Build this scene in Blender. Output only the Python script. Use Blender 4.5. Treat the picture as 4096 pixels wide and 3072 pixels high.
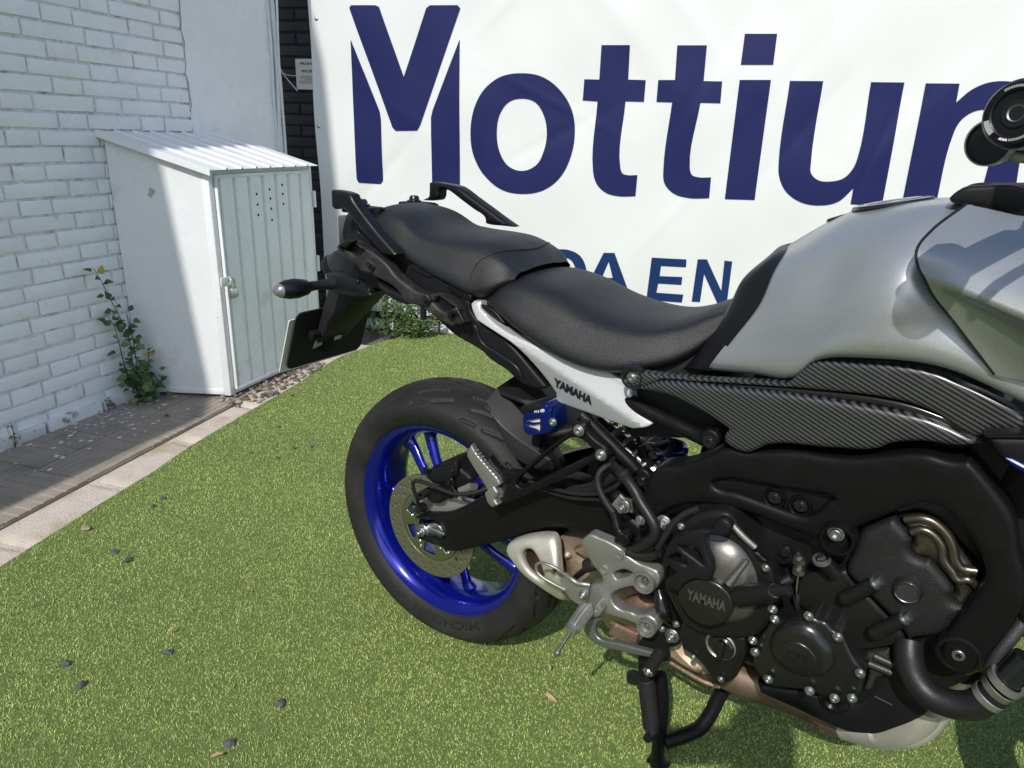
import bpy, bmesh, math, random
import numpy as np
from mathutils import Vector, Matrix, geometry
for o in list(bpy.data.objects): bpy.data.objects.remove(o, do_unlink=True)
SC = bpy.context.scene
COL = SC.collection
R_ = math.radians

# ---------------------------------------------------------------- camera
CAM_POS = [0.9181, -1.1544, 1.145]
CAM_ROT = [[0.82347, 0.56649, 0.03131], [-0.21084, 0.25432, 0.94386], [-0.52672, 0.78384, -0.32887]]          # rows: right, up, forward
cd = bpy.data.cameras.new('camera'); cam = bpy.data.objects.new('camera', cd); COL.objects.link(cam)
_r, _u, _f = CAM_ROT
cam.matrix_world = Matrix(((_r[0], _u[0], -_f[0], CAM_POS[0]), (_r[1], _u[1], -_f[1], CAM_POS[1]),
                           (_r[2], _u[2], -_f[2], CAM_POS[2]), (0, 0, 0, 1)))
cd.sensor_width = 36; cd.lens = 24.97; cd.clip_start = .02; cd.clip_end = 500
SC.camera = cam

# ---------------------------------------------------------------- light
SUN_AZ, SUN_EL = R_(-75.3), R_(43)
SUN = Vector((math.cos(SUN_AZ)*math.cos(SUN_EL), math.sin(SUN_AZ)*math.cos(SUN_EL), math.sin(SUN_EL)))
w = bpy.data.worlds.new('World'); SC.world = w; w.use_nodes = True
sky = w.node_tree.nodes.new('ShaderNodeTexSky'); sky.sky_type = 'NISHITA'; sky.sun_disc = False
sky.sun_elevation = SUN_EL; sky.sun_rotation = math.atan2(SUN.x, SUN.y); sky.air_density = 1.0; sky.dust_density = 1.2
bg = w.node_tree.nodes['Background']; bg.inputs[1].default_value = .15
w.node_tree.links.new(sky.outputs[0], bg.inputs[0])
sl = bpy.data.lights.new('sun', 'SUN'); sl.energy = 3.25; sl.angle = R_(.53); sl.color = (1, .955, .89)
so = bpy.data.objects.new('sun', sl); COL.objects.link(so)
so.rotation_euler = SUN.to_track_quat('Z', 'Y').to_euler(); so.location = (0, -3, 6)
SC.view_settings.view_transform = 'Standard'; SC.view_settings.look = 'None'
SC.view_settings.exposure = 0.2; SC.view_settings.gamma = 1; SC.view_settings.use_curve_mapping = False
SC.render.engine = 'CYCLES'
SC.cycles.max_bounces = 6

# ---------------------------------------------------------------- materials
MATS = {}
def mat(name, col, rough=.5, metal=0., bump=0., bscale=200., var=0., vscale=8., coat=0., spec=.5, fleck=0., rvar=0., col2=None, c2scale=6., c2lo=.55, c2hi=.7, vc=None, aniso=0):
    if name in MATS: return MATS[name]
    m = bpy.data.materials.new(name); m.use_nodes = True; nt = m.node_tree; N = nt.nodes; L = nt.links
    p = N['Principled BSDF']
    p.inputs['Base Color'].default_value = (*col, 1); p.inputs['Roughness'].default_value = rough
    p.inputs['Metallic'].default_value = metal; p.inputs['Specular IOR Level'].default_value = spec
    if coat: p.inputs['Coat Weight'].default_value = coat; p.inputs['Coat Roughness'].default_value = .12
    tc = N.new('ShaderNodeNewGeometry')
    def noise(sc, det=4, rg=.6):
        n = N.new('ShaderNodeTexNoise'); n.inputs['Scale'].default_value = sc; n.inputs['Detail'].default_value = det
        n.inputs['Roughness'].default_value = rg; L.new(tc.outputs['Position'], n.inputs['Vector']); return n
    cur = None
    if vc:
        a = N.new('ShaderNodeAttribute'); a.attribute_name = vc; cur = a.outputs['Color']
    if col2:
        n = noise(c2scale, 8, .65); r = N.new('ShaderNodeMapRange'); L.new(n.outputs[0], r.inputs[0])
        r.inputs[1].default_value = c2lo; r.inputs[2].default_value = c2hi
        mx = N.new('ShaderNodeMix'); mx.data_type = 'RGBA'; L.new(r.outputs[0], mx.inputs[0])
        if cur: L.new(cur, mx.inputs[6])
        else: mx.inputs[6].default_value = (*col, 1)
        mx.inputs[7].default_value = (*col2, 1); cur = mx.outputs[2]
    if var or fleck:
        n = noise(vscale, 6, .7); r = N.new('ShaderNodeMapRange'); L.new(n.outputs[0], r.inputs[0])
        r.inputs[1].default_value = .3; r.inputs[2].default_value = .7
        r.inputs[3].default_value = 1-var; r.inputs[4].default_value = 1+var
        val = r.outputs[0]
        if fleck:
            n2 = noise(900, 1, .5); r2 = N.new('ShaderNodeMapRange'); L.new(n2.outputs[0], r2.inputs[0])
            r2.inputs[1].default_value = .35; r2.inputs[2].default_value = .68; r2.inputs[3].default_value = 1-fleck; r2.inputs[4].default_value = 1+fleck
            mm = N.new('ShaderNodeMath'); mm.operation = 'MULTIPLY'; L.new(val, mm.inputs[0]); L.new(r2.outputs[0], mm.inputs[1]); val = mm.outputs[0]
        vm = N.new('ShaderNodeVectorMath'); vm.operation = 'SCALE'
        if cur: L.new(cur, vm.inputs[0])
        else: vm.inputs[0].default_value = col
        L.new(val, vm.inputs['Scale']); cur = vm.outputs[0]
    if cur: L.new(cur, p.inputs['Base Color'])
    if rvar:
        n = noise(12, 5, .6); r = N.new('ShaderNodeMapRange'); L.new(n.outputs[0], r.inputs[0])
        r.inputs[1].default_value = .3; r.inputs[2].default_value = .7
        r.inputs[3].default_value = max(.03, rough-rvar); r.inputs[4].default_value = rough+rvar; L.new(r.outputs[0], p.inputs['Roughness'])
    if bump:
        n = noise(bscale, 3, .55); b = N.new('ShaderNodeBump'); b.inputs['Strength'].default_value = bump; b.inputs['Distance'].default_value = .6/bscale
        L.new(n.outputs[0], b.inputs['Height']); L.new(b.outputs[0], p.inputs['Normal'])
    MATS[name] = m
    return m

# ---------------------------------------------------------------- object helpers
def link(name, me, m=None, parent=None, loc=None):
    o = bpy.data.objects.new(name, me); COL.objects.link(o)
    if m is not None and me is not None and not me.materials: me.materials.append(m)
    if parent is not None: o.parent = parent
    if loc is not None: o.location = loc
    return o
def tag(o, label=None, cat=None, group=None, kind=None):
    if label: o['label'] = label
    if cat: o['category'] = cat
    if group: o['group'] = group
    if kind: o['kind'] = kind
    return o
def thing(name, label, cat, loc=(0, 0, 0), group=None):
    o = bpy.data.objects.new(name, None); COL.objects.link(o); o.location = loc; o.empty_display_size = .1
    return tag(o, label, cat, group)
def finish(me, angle=38):
    me.validate(); me.update()
    me.shade_smooth()
    if angle is not None: me.set_sharp_from_angle(angle=R_(angle))
    return me
def mesh(name, v, f, angle=38, recalc=True):
    me = bpy.data.meshes.new(name); me.from_pydata([tuple(p) for p in v], [], [tuple(q) for q in f])
    if recalc:
        b = bmesh.new(); b.from_mesh(me); bmesh.ops.recalc_face_normals(b, faces=b.faces); b.to_mesh(me); b.free()
    return finish(me, angle)

def smooth_line(P, n=6, closed=False, corner=55):
    P = [Vector(p) for p in P]; N = len(P)
    if N < 3: return P
    cz = math.cos(R_(corner)); T = []
    for i in range(N):
        if closed: a, b = P[i-1], P[(i+1) % N]
        elif i in (0, N-1): T.append(None); continue
        else: a, b = P[i-1], P[i+1]
        e1, e2 = P[i]-a, b-P[i]
        if e1.length < 1e-9 or e2.length < 1e-9 or e1.normalized().dot(e2.normalized()) < cz: T.append(None)
        else: T.append((e1.normalized()+e2.normalized()).normalized())
    out = []
    for i in range(N if closed else N-1):
        p, q = P[i], P[(i+1) % N]; d = (q-p); l = d.length
        t0 = T[i] if T[i] is not None else None; t1 = T[(i+1) % N] if T[(i+1) % N] is not None else None
        if t0 is None and t1 is None: out.append(p); continue
        m0 = (t0 if t0 is not None else d.normalized())*l; m1 = (t1 if t1 is not None else d.normalized())*l
        for k in range(n):
            t = k/n; t2, t3 = t*t, t*t*t
            out.append(p*(2*t3-3*t2+1)+m0*(t3-2*t2+t)+q*(-2*t3+3*t2)+m1*(t3-t2))
    if not closed: out.append(P[-1])
    return out

def _pip(pts, poly):
    x, y = pts[:, 0], pts[:, 1]; c = np.zeros(len(pts), bool); n = len(poly); j = n-1
    for i in range(n):
        xi, yi = poly[i]; xj, yj = poly[j]
        if abs(yi-yj) > 1e-12:
            c ^= ((yi > y) != (yj > y)) & (x < (xj-xi)*(y-yi)/(yj-yi)+xi)
        j = i
    return c
def _dist(pts, loops):
    d = np.full(len(pts), 9.)
    for L in loops:
        A = np.array(L); B = np.roll(A, -1, 0)
        for a, b in zip(A, B):
            ab = b-a; l = ab@ab
            if l < 1e-14: continue
            t = np.clip(((pts-a)@ab)/l, 0, 1); q = pts-(a+t[:, None]*ab)
            d = np.minimum(d, np.hypot(q[:, 0], q[:, 1]))
    return d
def _resample(L, step):
    out = []; n = len(L)
    for i in range(n):
        a, b = np.array(L[i]), np.array(L[(i+1) % n]); k = max(1, int(round(np.hypot(*(b-a))/step)))
        for j in range(k): out.append(a+(b-a)*j/k)
    # drop near duplicates
    o2 = [out[0]]
    for p in out[1:]:
        if np.hypot(*(p-o2[-1])) > 1e-5: o2.append(p)
    return np.array(o2)
def cdt(loops, extra):
    """triangulate loops (first = outer, rest = holes) with extra interior points"""
    vs = []; es = []
    for L in loops:
        b = len(vs); n = len(L); vs += [Vector((p[0], p[1])) for p in L]; es += [(b+i, b+(i+1) % n) for i in range(n)]
    vs += [Vector((p[0], p[1])) for p in extra]
    r = geometry.delaunay_2d_cdt(vs, es, [], 0, 1e-7)
    V = np.array([tuple(p) for p in r[0]]); F = [f for f in r[2] if len(f) == 3]
    c = np.array([V[list(f)].mean(0) for f in F]); k = _pip(c, loops[0])
    for h in loops[1:]: k &= ~_pip(c, h)
    return V, [f for f, q in zip(F, k) if q]
def panel_mesh(name, outline, y, depth, r=.004, holes=(), yf=None, sm=True, step=None, grid=None, flip=False, angle=38, corner=55):
    """a plate in the x-z plane whose outer face (towards -y) lies at y, edges rounded by r, thickness depth"""
    loops = []
    for L in [outline]+list(holes):
        L = [(p[0], p[1]) for p in L]
        if sm: L = [tuple(p) for p in smooth_line([Vector((a, b)) for a, b in L], 5, True, corner)]
        loops.append(L)
    A = np.array(loops[0]); per = np.hypot(*(A-np.roll(A, 1, 0)).T).sum()
    st = step or min(.012, max(.0025, per/170))
    loops = [_resample(L, st) for L in loops]
    ex = []
    for li, L in enumerate(loops):
        n = len(L); area = .5*sum(L[i][0]*L[(i+1) % n][1]-L[(i+1) % n][0]*L[i][1] for i in range(n))
        sg = 1 if area > 0 else -1
        if li: sg = -sg
        t = np.roll(L, -1, 0)-np.roll(L, 1, 0); t /= (np.hypot(t[:, 0], t[:, 1])[:, None]+1e-12)
        nr = np.stack([-t[:, 1], t[:, 0]], 1)*sg
        for fr in ((.06, .24, .55, 1.) if r > .0045 else (.12, .5, 1.)):
            q = L+nr*r*fr; ex.append((q, r*fr))
    E = []
    for q, rr in ex:
        k = _pip(q, loops[0])
        for h in loops[1:]: k &= ~_pip(q, h)
        q = q[k]
        if len(q):
            d = _dist(q, loops); E.append(q[d > rr*.93])
    if grid or yf is not None:
        g = grid or max(.008, per/90); lo, hi = loops[0].min(0), loops[0].max(0)
        X, Y = np.meshgrid(np.arange(lo[0]+g/2, hi[0], g), np.arange(lo[1]+g/2, hi[1], g)); q = np.stack([X.ravel(), Y.ravel()], 1)
        k = _pip(q, loops[0])
        for h in loops[1:]: k &= ~_pip(q, h)
        q = q[k]
        if len(q): E.append(q[_dist(q, loops) > r*1.15])
    E = np.concatenate(E) if E else np.zeros((0, 2))
    V, F = cdt(loops, E)
    d = _dist(V, loops); dd = np.clip(r-d, 0, r); h = r-np.sqrt(np.maximum(r*r-dd*dd, 0))
    off = np.array([yf(a, b) for a, b in V]) if yf else np.zeros(len(V))
    n = len(V); front = np.stack([V[:, 0], y+h+off, V[:, 1]], 1)
    cnt = {}
    for f in F:
        for a, b in ((f[0], f[1]), (f[1], f[2]), (f[2], f[0])):
            e = (min(a, b), max(a, b)); cnt[e] = cnt.get(e, 0)+1
    bd_ = [e for e, c in cnt.items() if c == 1]; bv = sorted({i for e in bd_ for i in e}); ix = {b: n+i for i, b in enumerate(bv)}
    back = np.stack([V[bv, 0], np.full(len(bv), y+depth)+off[bv], V[bv, 1]], 1)
    vs = np.concatenate([front, back]); fs = list(F)+[(a, b, ix[b], ix[a]) for a, b in bd_]
    # back cap
    k = n+len(bv); inner = [i for i in range(n) if i not in ix]
    if inner:
        vb = np.stack([V[:, 0], np.full(n, y+depth)+off, V[:, 1]], 1); mp = dict(ix)
        add = []
        for i in inner: mp[i] = len(vs)+len(add); add.append(vb[i])
        vs = np.concatenate([vs, np.array(add)])
    else: mp = ix
    fs += [tuple(mp[i] for i in f[::-1]) for f in F]
    if flip: vs = vs*np.array([1, -1, 1])
    return mesh(name, vs, fs, angle)
def panel(name, outline, y, depth, m, parent, r=.004, mirror=False, **k):
    o = link(name, panel_mesh(name, outline, y, depth, r, **k), m, parent)
    if mirror: link(name, panel_mesh(name, outline, y, depth, r, flip=True, **k), m, parent)
    return o

def tube_mesh(name, P, r, n=12, sm=6, cap=True, corner=120, sq=None):
    L = smooth_line(P, sm, False, corner) if sm > 1 else [Vector(p) for p in P]
    if not isinstance(r, (int, float)):
        rr = list(r); k = len(L); out = []
        for i in range(k):
            t = i/(k-1)*(len(rr)-1); a = int(t); b = min(a+1, len(rr)-1); out.append(rr[a]+(rr[b]-rr[a])*(t-a))
        r = out
    else: r = [r]*len(L)
    v = []; f = []; up = None
    for i, p in enumerate(L):
        t = (L[min(i+1, len(L)-1)]-L[max(i-1, 0)]).normalized()
        if up is None:
            up = Vector((0, 0, 1)) if abs(t.z) < .9 else Vector((1, 0, 0))
        s = t.cross(up).normalized(); up = s.cross(t).normalized()
        for k in range(n):
            a = 2*math.pi*k/n; c, q = math.cos(a), math.sin(a)
            if sq: c, q = c*sq[0], q*sq[1]
            v.append(p+(s*c+up*q)*r[i])
    for i in range(len(L)-1):
        for k in range(n):
            f.append((i*n+k, i*n+(k+1) % n, (i+1)*n+(k+1) % n, (i+1)*n+k))
    if cap: f += [tuple(range(n-1, -1, -1)), tuple(range((len(L)-1)*n, len(L)*n))]
    return mesh(name, v, f, 50)
def tube(name, P, r, m, parent, **k): return link(name, tube_mesh(name, P, r, **k), m, parent)

def lathe_mesh(name, prof, origin=(0, 0, 0), axis=(0, -1, 0), n=32, angle=35, close=False):
    """prof: (radius, distance along axis)"""
    ax = Vector(axis).normalized(); u = ax.orthogonal().normalized(); w_ = ax.cross(u); o = Vector(origin)
    v = []; f = []; k = len(prof)
    for r, h in prof:
        for i in range(n):
            a = 2*math.pi*i/n; v.append(o+ax*h+(u*math.cos(a)+w_*math.sin(a))*max(r, 1e-5))
    for j in range(k if close else k-1):
        for i in range(n):
            f.append((j*n+i, j*n+(i+1) % n, ((j+1) % k)*n+(i+1) % n, ((j+1) % k)*n+i))
    return mesh(name, v, f, angle)
def lathe(name, prof, origin, m, parent, axis=(0, -1, 0), n=32, **k): return link(name, lathe_mesh(name, prof, origin, axis, n, **k), m, parent)

def net_mesh(name, rows, su=6, sv=6, angle=60, thick=None):
    """smooth surface through a control net (rows of equal length, 3-D points)"""
    G = [[Vector(p) for p in r] for r in rows]
    G = [smooth_line(r, su, False, 170) for r in G]
    cols = [smooth_line([G[i][j] for i in range(len(G))], sv, False, 170) for j in range(len(G[0]))]
    nu, nv = len(cols), len(cols[0]); v = [cols[j][i] for i in range(nv) for j in range(nu)]
    f = [(i*nu+j, i*nu+j+1, (i+1)*nu+j+1, (i+1)*nu+j) for i in range(nv-1) for j in range(nu-1)]
    me = mesh(name, v, f, angle)
    if thick: pass
    return me
def net(name, rows, m, parent, **k): return link(name, net_mesh(name, rows, **k), m, parent)

def box_mesh(name, x, y, z, bev=.002):
    b = bmesh.new(); bmesh.ops.create_cube(b, size=1)
    for q in b.verts: q.co = Vector((x[0]+(q.co.x+.5)*(x[1]-x[0]), y[0]+(q.co.y+.5)*(y[1]-y[0]), z[0]+(q.co.z+.5)*(z[1]-z[0])))
    if bev: bmesh.ops.bevel(b, geom=b.edges[:], offset=bev, segments=2, affect='EDGES', profile=.5)
    me = bpy.data.meshes.new(name); b.to_mesh(me); b.free(); return finish(me, 40)
def hull_mesh(name, pts, bev=.003, angle=40):
    b = bmesh.new()
    for p in pts: b.verts.new(p)
    r = bmesh.ops.convex_hull(b, input=b.verts[:])
    bmesh.ops.delete(b, geom=[q for q in b.verts if not q.link_faces], context='VERTS')
    bmesh.ops.dissolve_limit(b, angle_limit=R_(4), verts=b.verts[:], edges=b.edges[:])
    if bev: bmesh.ops.bevel(b, geom=b.edges[:], offset=bev, segments=2, affect='EDGES', profile=.5, clamp_overlap=True)
    bmesh.ops.recalc_face_normals(b, faces=b.faces)
    me = bpy.data.meshes.new(name); b.to_mesh(me); b.free(); return finish(me, angle)
def hull(name, pts, m, parent, bev=.003, **k): return link(name, hull_mesh(name, pts, bev, **k), m, parent)
def ellipse(c, rx, rz, rot=0, n=28):
    ca, sa = math.cos(rot), math.sin(rot)
    return [(c[0]+rx*math.cos(a)*ca-rz*math.sin(a)*sa, c[1]+rx*math.cos(a)*sa+rz*math.sin(a)*ca) for a in (2*math.pi*i/n for i in range(n))]

_tc = {}
def text_flat(s, bold=.02, res=3):
    """letters of a word as one flat triangulated mesh in the unit box: list of (u, v), faces, aspect"""
    if (s, bold) in _tc: return _tc[(s, bold)]
    c = bpy.data.curves.new('t', 'FONT'); c.body = s; c.offset = bold; c.resolution_u = res; c.fill_mode = 'FRONT'
    o = bpy.data.objects.new('t', c); COL.objects.link(o); bpy.context.view_layer.update()
    me = bpy.data.meshes.new_from_object(o.evaluated_get(bpy.context.evaluated_depsgraph_get()))
    V = np.array([tuple(v.co)[:2] for v in me.vertices]); F = [tuple(p.vertices) for p in me.polygons]
    bpy.data.objects.remove(o); bpy.data.meshes.remove(me)
    lo, hi = V.min(0), V.max(0); asp = (hi[0]-lo[0])/(hi[1]-lo[1]); V = (V-lo)/(hi-lo)
    _tc[(s, bold)] = (V, F, asp); return _tc[(s, bold)]
def text(name, s, fn, m, parent, depth=.0012, bold=.02, out=None):
    """fn(u, v, h) -> 3-D point; letters get a real thickness h = 0..depth"""
    V, F, asp = text_flat(s, bold); n = len(V)
    v = [fn(a, b, depth) for a, b in V]+[fn(a, b, 0) for a, b in V]; f = list(F); cnt = {}
    for q in F:
        for i in range(len(q)):
            a, b = q[i], q[(i+1) % len(q)]; e = (min(a, b), max(a, b)); cnt.setdefault(e, []).append((a, b))
    f += [(l[0][1], l[0][0], l[0][0]+n, l[0][1]+n) for l in cnt.values() if len(l) == 1]
    return link(name, mesh(name, v, f, 30), m, parent)
def text_xz(name, s, p0, p1, h, y, m, parent, depth=.001, bold=.02, slant=0., yf=None):
    p0, p1 = Vector(p0), Vector(p1); d = p1-p0; up = Vector((-d.y, d.x)).normalized()
    def fn(a, b, k):
        q = p0+d*a+up*h*b+d.normalized()*slant*b*h
        return (q.x, y-k+(yf(q.x, q.y) if yf else 0), q.y)
    return text(name, s, fn, m, parent, depth, bold)

# shared bolt heads (unit radius, axis towards -y)
def _hex(r, n=6, ph=0): return [(r*math.cos(ph+2*math.pi*i/n), r*math.sin(ph+2*math.pi*i/n)) for i in range(n)]
def bolt_allen():
    n = 18; v = []; f = []
    rings = [[(1.0*math.cos(2*math.pi*i/n), 1.0*math.sin(2*math.pi*i/n)) for i in range(n)]]
    prof = [(1.35, 0.35), (1.35, 0), (1.35, -.12), (1.0, -.15), (1.0, -.75), (.9, -.85)]
    for r, h in prof:
        for i in range(n): a = 2*math.pi*i/n; v.append((r*math.cos(a), h, r*math.sin(a)))
    for h in (-.85, -.35):
        for i in range(n):
            a = 2*math.pi*i/n; k = (a % (math.pi/3))-math.pi/6; r = .52*math.cos(math.pi/6)/math.cos(k); v.append((r*math.cos(a), h, r*math.sin(a)))
    m = len(prof)+2
    for j in range(m-1):
        for i in range(n): f.append((j*n+i, j*n+(i+1) % n, (j+1)*n+(i+1) % n, (j+1)*n+i))
    f.append(tuple((m-1)*n+i for i in range(n)))
    return mesh('bolt_allen', v, f, 30)
def bolt_hex(stud=False):
    n = 24; v = []; f = []
    def ring(fn, h):
        for i in range(n): a = 2*math.pi*i/n; r = fn(a); v.append((r*math.cos(a), h, r*math.sin(a)))
    hx = lambda a: .95/math.cos((a % (math.pi/3))-math.pi/6)*.9
    ring(lambda a: 1.4, .4); ring(lambda a: 1.4, -.05); ring(lambda a: 1.3, -.16); ring(hx, -.2); ring(hx, -.85); ring(lambda a: .8, -1.0)
    if stud: ring(lambda a: .5, -1.0); ring(lambda a: .5, -1.7); ring(lambda a: .42, -1.78)
    m = len(v)//n
    for j in range(m-1):
        for i in range(n): f.append((j*n+i, j*n+(i+1) % n, (j+1)*n+(i+1) % n, (j+1)*n+i))
    f.append(tuple((m-1)*n+i for i in range(n)))
    return mesh('bolt_hex', v, f, 30)
BM = {}
def bolt(p, r, kind, m, parent, name='bolt', rot=None):
    key = (kind, m.name)
    if key not in BM:
        me = bolt_allen() if kind == 'allen' else bolt_hex(kind == 'stud'); me.materials.append(m); BM[key] = me
    r *= .72; o = link(name, BM[key], None, parent, p); o.scale = (r, r, r); o.rotation_euler = rot or (0, random.random()*3, 0)
    return o
def bolts(P, y, r, kind, m, parent):
    for x, z in P: bolt((x, y, z), r, kind, m, parent)
def clone(o, parent=None, loc=None, rot=None, scale=None):
    c = o.copy(); COL.objects.link(c); c.parent = parent
    if loc is not None: c.location = loc
    if rot is not None: c.rotation_euler = rot
    if scale is not None: c.scale = scale
    return c
random.seed(7); RNG = np.random.default_rng(7)

# ================================================================ the place
WD = Vector((math.cos(R_(105.06)), math.sin(R_(105.06)), 0)); WN = Vector((WD.y, -WD.x, 0)); W0 = Vector((*(-1.961,-.2335), 0))
BD = Vector((math.cos(R_(21.85)), math.sin(R_(21.85)), 0)); BN = Vector((-BD.y, BD.x, 0)); B0 = Vector((*(-1.8194,2.0381), 0))
def WP(t, d, z=0): return W0+WD*t+WN*d+Vector((0, 0, z))
def BP(t, y, z=0): return B0+BD*t+BN*y+Vector((0, 0, z))

white_paint = mat('white_masonry_paint', (.79, .80, .81), .75, bump=.5, bscale=90, var=.05, vscale=5, col2=(.42, .41, .38), c2scale=9, c2lo=.64, c2hi=.80)
mortar_paint = mat('painted_mortar', (.70, .71, .71), .9, bump=1.0, bscale=120, var=.18, vscale=40, col2=(.26, .25, .22), c2scale=13, c2lo=.53, c2hi=.74)
plaster_m = mat('white_plaster', (.79, .80, .81), .8, bump=.55, bscale=45, var=.05, vscale=6)
worn_brick = mat('worn_painted_brick', (.66, .67, .67), .85, bump=.8, bscale=120, var=.1, vscale=20, col2=(.20, .10, .07), c2scale=19, c2lo=.575, c2hi=.66)
black_brick = mat('black_brick_paint', (.010, .0105, .014), .6, bump=.5, bscale=110, var=.25, vscale=12)
black_mortar = mat('black_mortar', (.007, .0075, .010), .8, bump=.9, bscale=180)

# ---- ground
gm = mat('bare_ground', (.16, .14, .12), .95, bump=1, bscale=60, var=.3, vscale=3)
g = link('ground', mesh('ground', [(-40, -40, -.03), (40, -40, -.03), (40, 40, -.03), (-40, 40, -.03)], [(0, 1, 2, 3)]), gm)
tag(g, 'bare brown ground under the turf and paving', 'ground', kind='structure')

# ---- left brick wall, painted white
def rough_box(name, sx, sy, sz, bev, jit, seed):
    """brick with softened, slightly uneven edges: x 0..sx, y 0 (front) .. sy (back), z 0..sz"""
    rg = random.Random(seed); b = bmesh.new(); bmesh.ops.create_cube(b, size=1)
    for q in b.verts: q.co = Vector(((q.co.x+.5)*sx, (q.co.y+.5)*sy, (q.co.z+.5)*sz))
    ed = [e for e in b.edges if all(q.co.y < sy*.1 for q in e.verts)]
    bmesh.ops.bevel(b, geom=ed, offset=bev, segments=2, affect='EDGES', profile=.6)
    for q in b.verts:
        q.co.x += rg.uniform(-jit, jit); q.co.z += rg.uniform(-jit, jit)*.7
        if q.co.y < sy*.5: q.co.y += rg.uniform(-jit, jit)*.5
    me = bpy.data.meshes.new(name); b.to_mesh(me); b.free(); return finish(me, 45)
wall = thing('brick_wall', 'tall white painted brick wall with plastered end behind the metal locker', 'wall', W0)
wall.rotation_euler = (0, 0, R_(105.06))
def wallbox(name, t0, t1, d0, d1, z0, z1, m, parent, bev=0): return link(name, box_mesh(name, (t0, t1), (-d1, -d0), (z0, z1), bev), m, parent)
wallbox('mortar', -7, 1.150, -.26, -.008, -.03, 5.2, mortar_paint, wall)
wallbox('coping', -7, 1.80, -.30, -.004, 5.2, 5.32, white_paint, wall, .01)
# added unseen block shaped to throw the shade line over paving and locker
_bp = [(-.007, -.03), (.42, -.03), (.41, 2.95), (.285, 3.12), (.19, 4.14), (.135, 4.96), (.07, 5.87), (-.007, 6.2)]
_n = len(_bp); link('shade_caster', mesh('shade_caster', [(t_, -d_, z_) for t_ in (-3.2, -2.6) for d_, z_ in _bp], [tuple(range(_n)), tuple(range(2*_n-1, _n-1, -1))]+[(i, (i+1) % _n, _n+(i+1) % _n, _n+i) for i in range(_n)], 20), plaster_m, wall)
# plastered end of the wall: an uneven sheet
rg = np.random.default_rng(3); nx, nz = 26, 60; v = []; f = []
for i in range(nx+1):
    for k in range(nz+1):
        t = 1.146+(1.775-1.146)*i/nx; z = -.02+2.6*k/nz
        wob = .0025*math.sin(9*t+2.3*z)+.002*math.sin(21*z+5*t)+rg.normal()*.0007
        if i == 0: t += .006*math.sin(31*z)+.004*math.sin(77*z)
        e = 0 if 0 < i < nx else .004
        v.append((t, -(.005+wob-e), z))
for i in range(nx):
    for k in range(nz): a = i*(nz+1)+k; f.append((a, a+nz+1, a+nz+2, a+1))
link('plaster', mesh('plaster', v, f, None), plaster_m, wall)
wallbox('plaster_core', 1.150, 1.772, -.26, -.002, -.03, 5.2, plaster_m, wall)
ROW = .0612; ZB = .015
SM = [rough_box('brick_long', .250, .03, .0515, .0045, .0013, k) for k in range(5)]
HM = [rough_box('brick_short', .119, .03, .0515, .0045, .0013, 50+k) for k in range(5)]
for me in SM+HM: me.materials.append(white_paint)
PER = .388; rb = random.Random(11)
for n in range(0, 28):
    # boundaries along the wall: long .26, short .128 repeating, phase depends on the course
    ph = .594 if n % 2 == 0 else .379
    k0 = math.floor((-.75-ph)/PER)
    for k in range(k0, 5):
        for a, ln, meshes in ((0, .260, SM), (.260, .128, HM)):
            t = ph+k*PER+a
            t1 = t+ln
            if t1 < -.62 or t > 1.13: continue
            if 0.80 < t and t1 < 1.45 and n < 15 and t > .82: continue      # wholly behind the locker
            o = link('brick', rb.choice(meshes), None, wall)
            sx = 1.0
            if t1 > 1.150: sx = (1.146-t)/(ln)
            o.scale = (sx*rb.uniform(.985, 1.008), 1, rb.uniform(.97, 1.03))
            o.location = (t+.005, -rb.gauss(0, .0009), ZB+n*ROW+.0045+rb.uniform(-.0012, .0012))
            o.rotation_euler = (0, rb.gauss(0, .004), rb.gauss(0, .003))
# worn bottom course standing proud of the wall
WB = [rough_box('brick_worn', .25, .05, .058, .006, .004, 90+k) for k in range(3)]
for me in WB: me.materials.append(worn_brick)
t = -.72
while t < .68:
    o = link('brick', rb.choice(WB), None, wall); L = rb.choice((1, 1, .5)); o.scale = (L*.97, 1, rb.uniform(.85, 1)*.95)
    o.location = (t, -.026, -.010); o.rotation_euler = (0, rb.gauss(0, .01), rb.gauss(0, .015)); t += .258*L

# ---- black brick wall behind the banner
bw = thing('brick_wall', 'black painted brick wall seen in the gap left of the banner', 'wall', B0); bw.rotation_euler = (0, 0, R_(21.85))
link('mortar', box_mesh('mortar', (-2.2, 4.2), (.062, .3), (-.03, 2.7), 0), black_mortar, bw)
BS = [rough_box('black_brick_long', .243, .03, .05, .004, .0012, 130+k) for k in range(3)]
for me in BS: me.materials.append(black_brick)
for n in range(0, 32):
    for k in range(3):
        t = -1.32+k*.253+(.126 if n % 2 else 0)
        if t > -.5: continue
        o = link('brick', rb.choice(BS), None, bw); o.location = (t, .056+rb.gauss(0, .0008), .01+n*.0612)
PB = [rough_box('brick_plinth', .25, .06, .058, .005, .004, 150+k) for k in range(3)]
for me in PB: me.materials.append(worn_brick)
for k in range(11):
    o = link('brick', rb.choice(PB), None, bw); o.location = (-.75+k*.262, .030, -.012); o.rotation_euler = (0, rb.gauss(0, .01), rb.gauss(0, .01))

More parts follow.
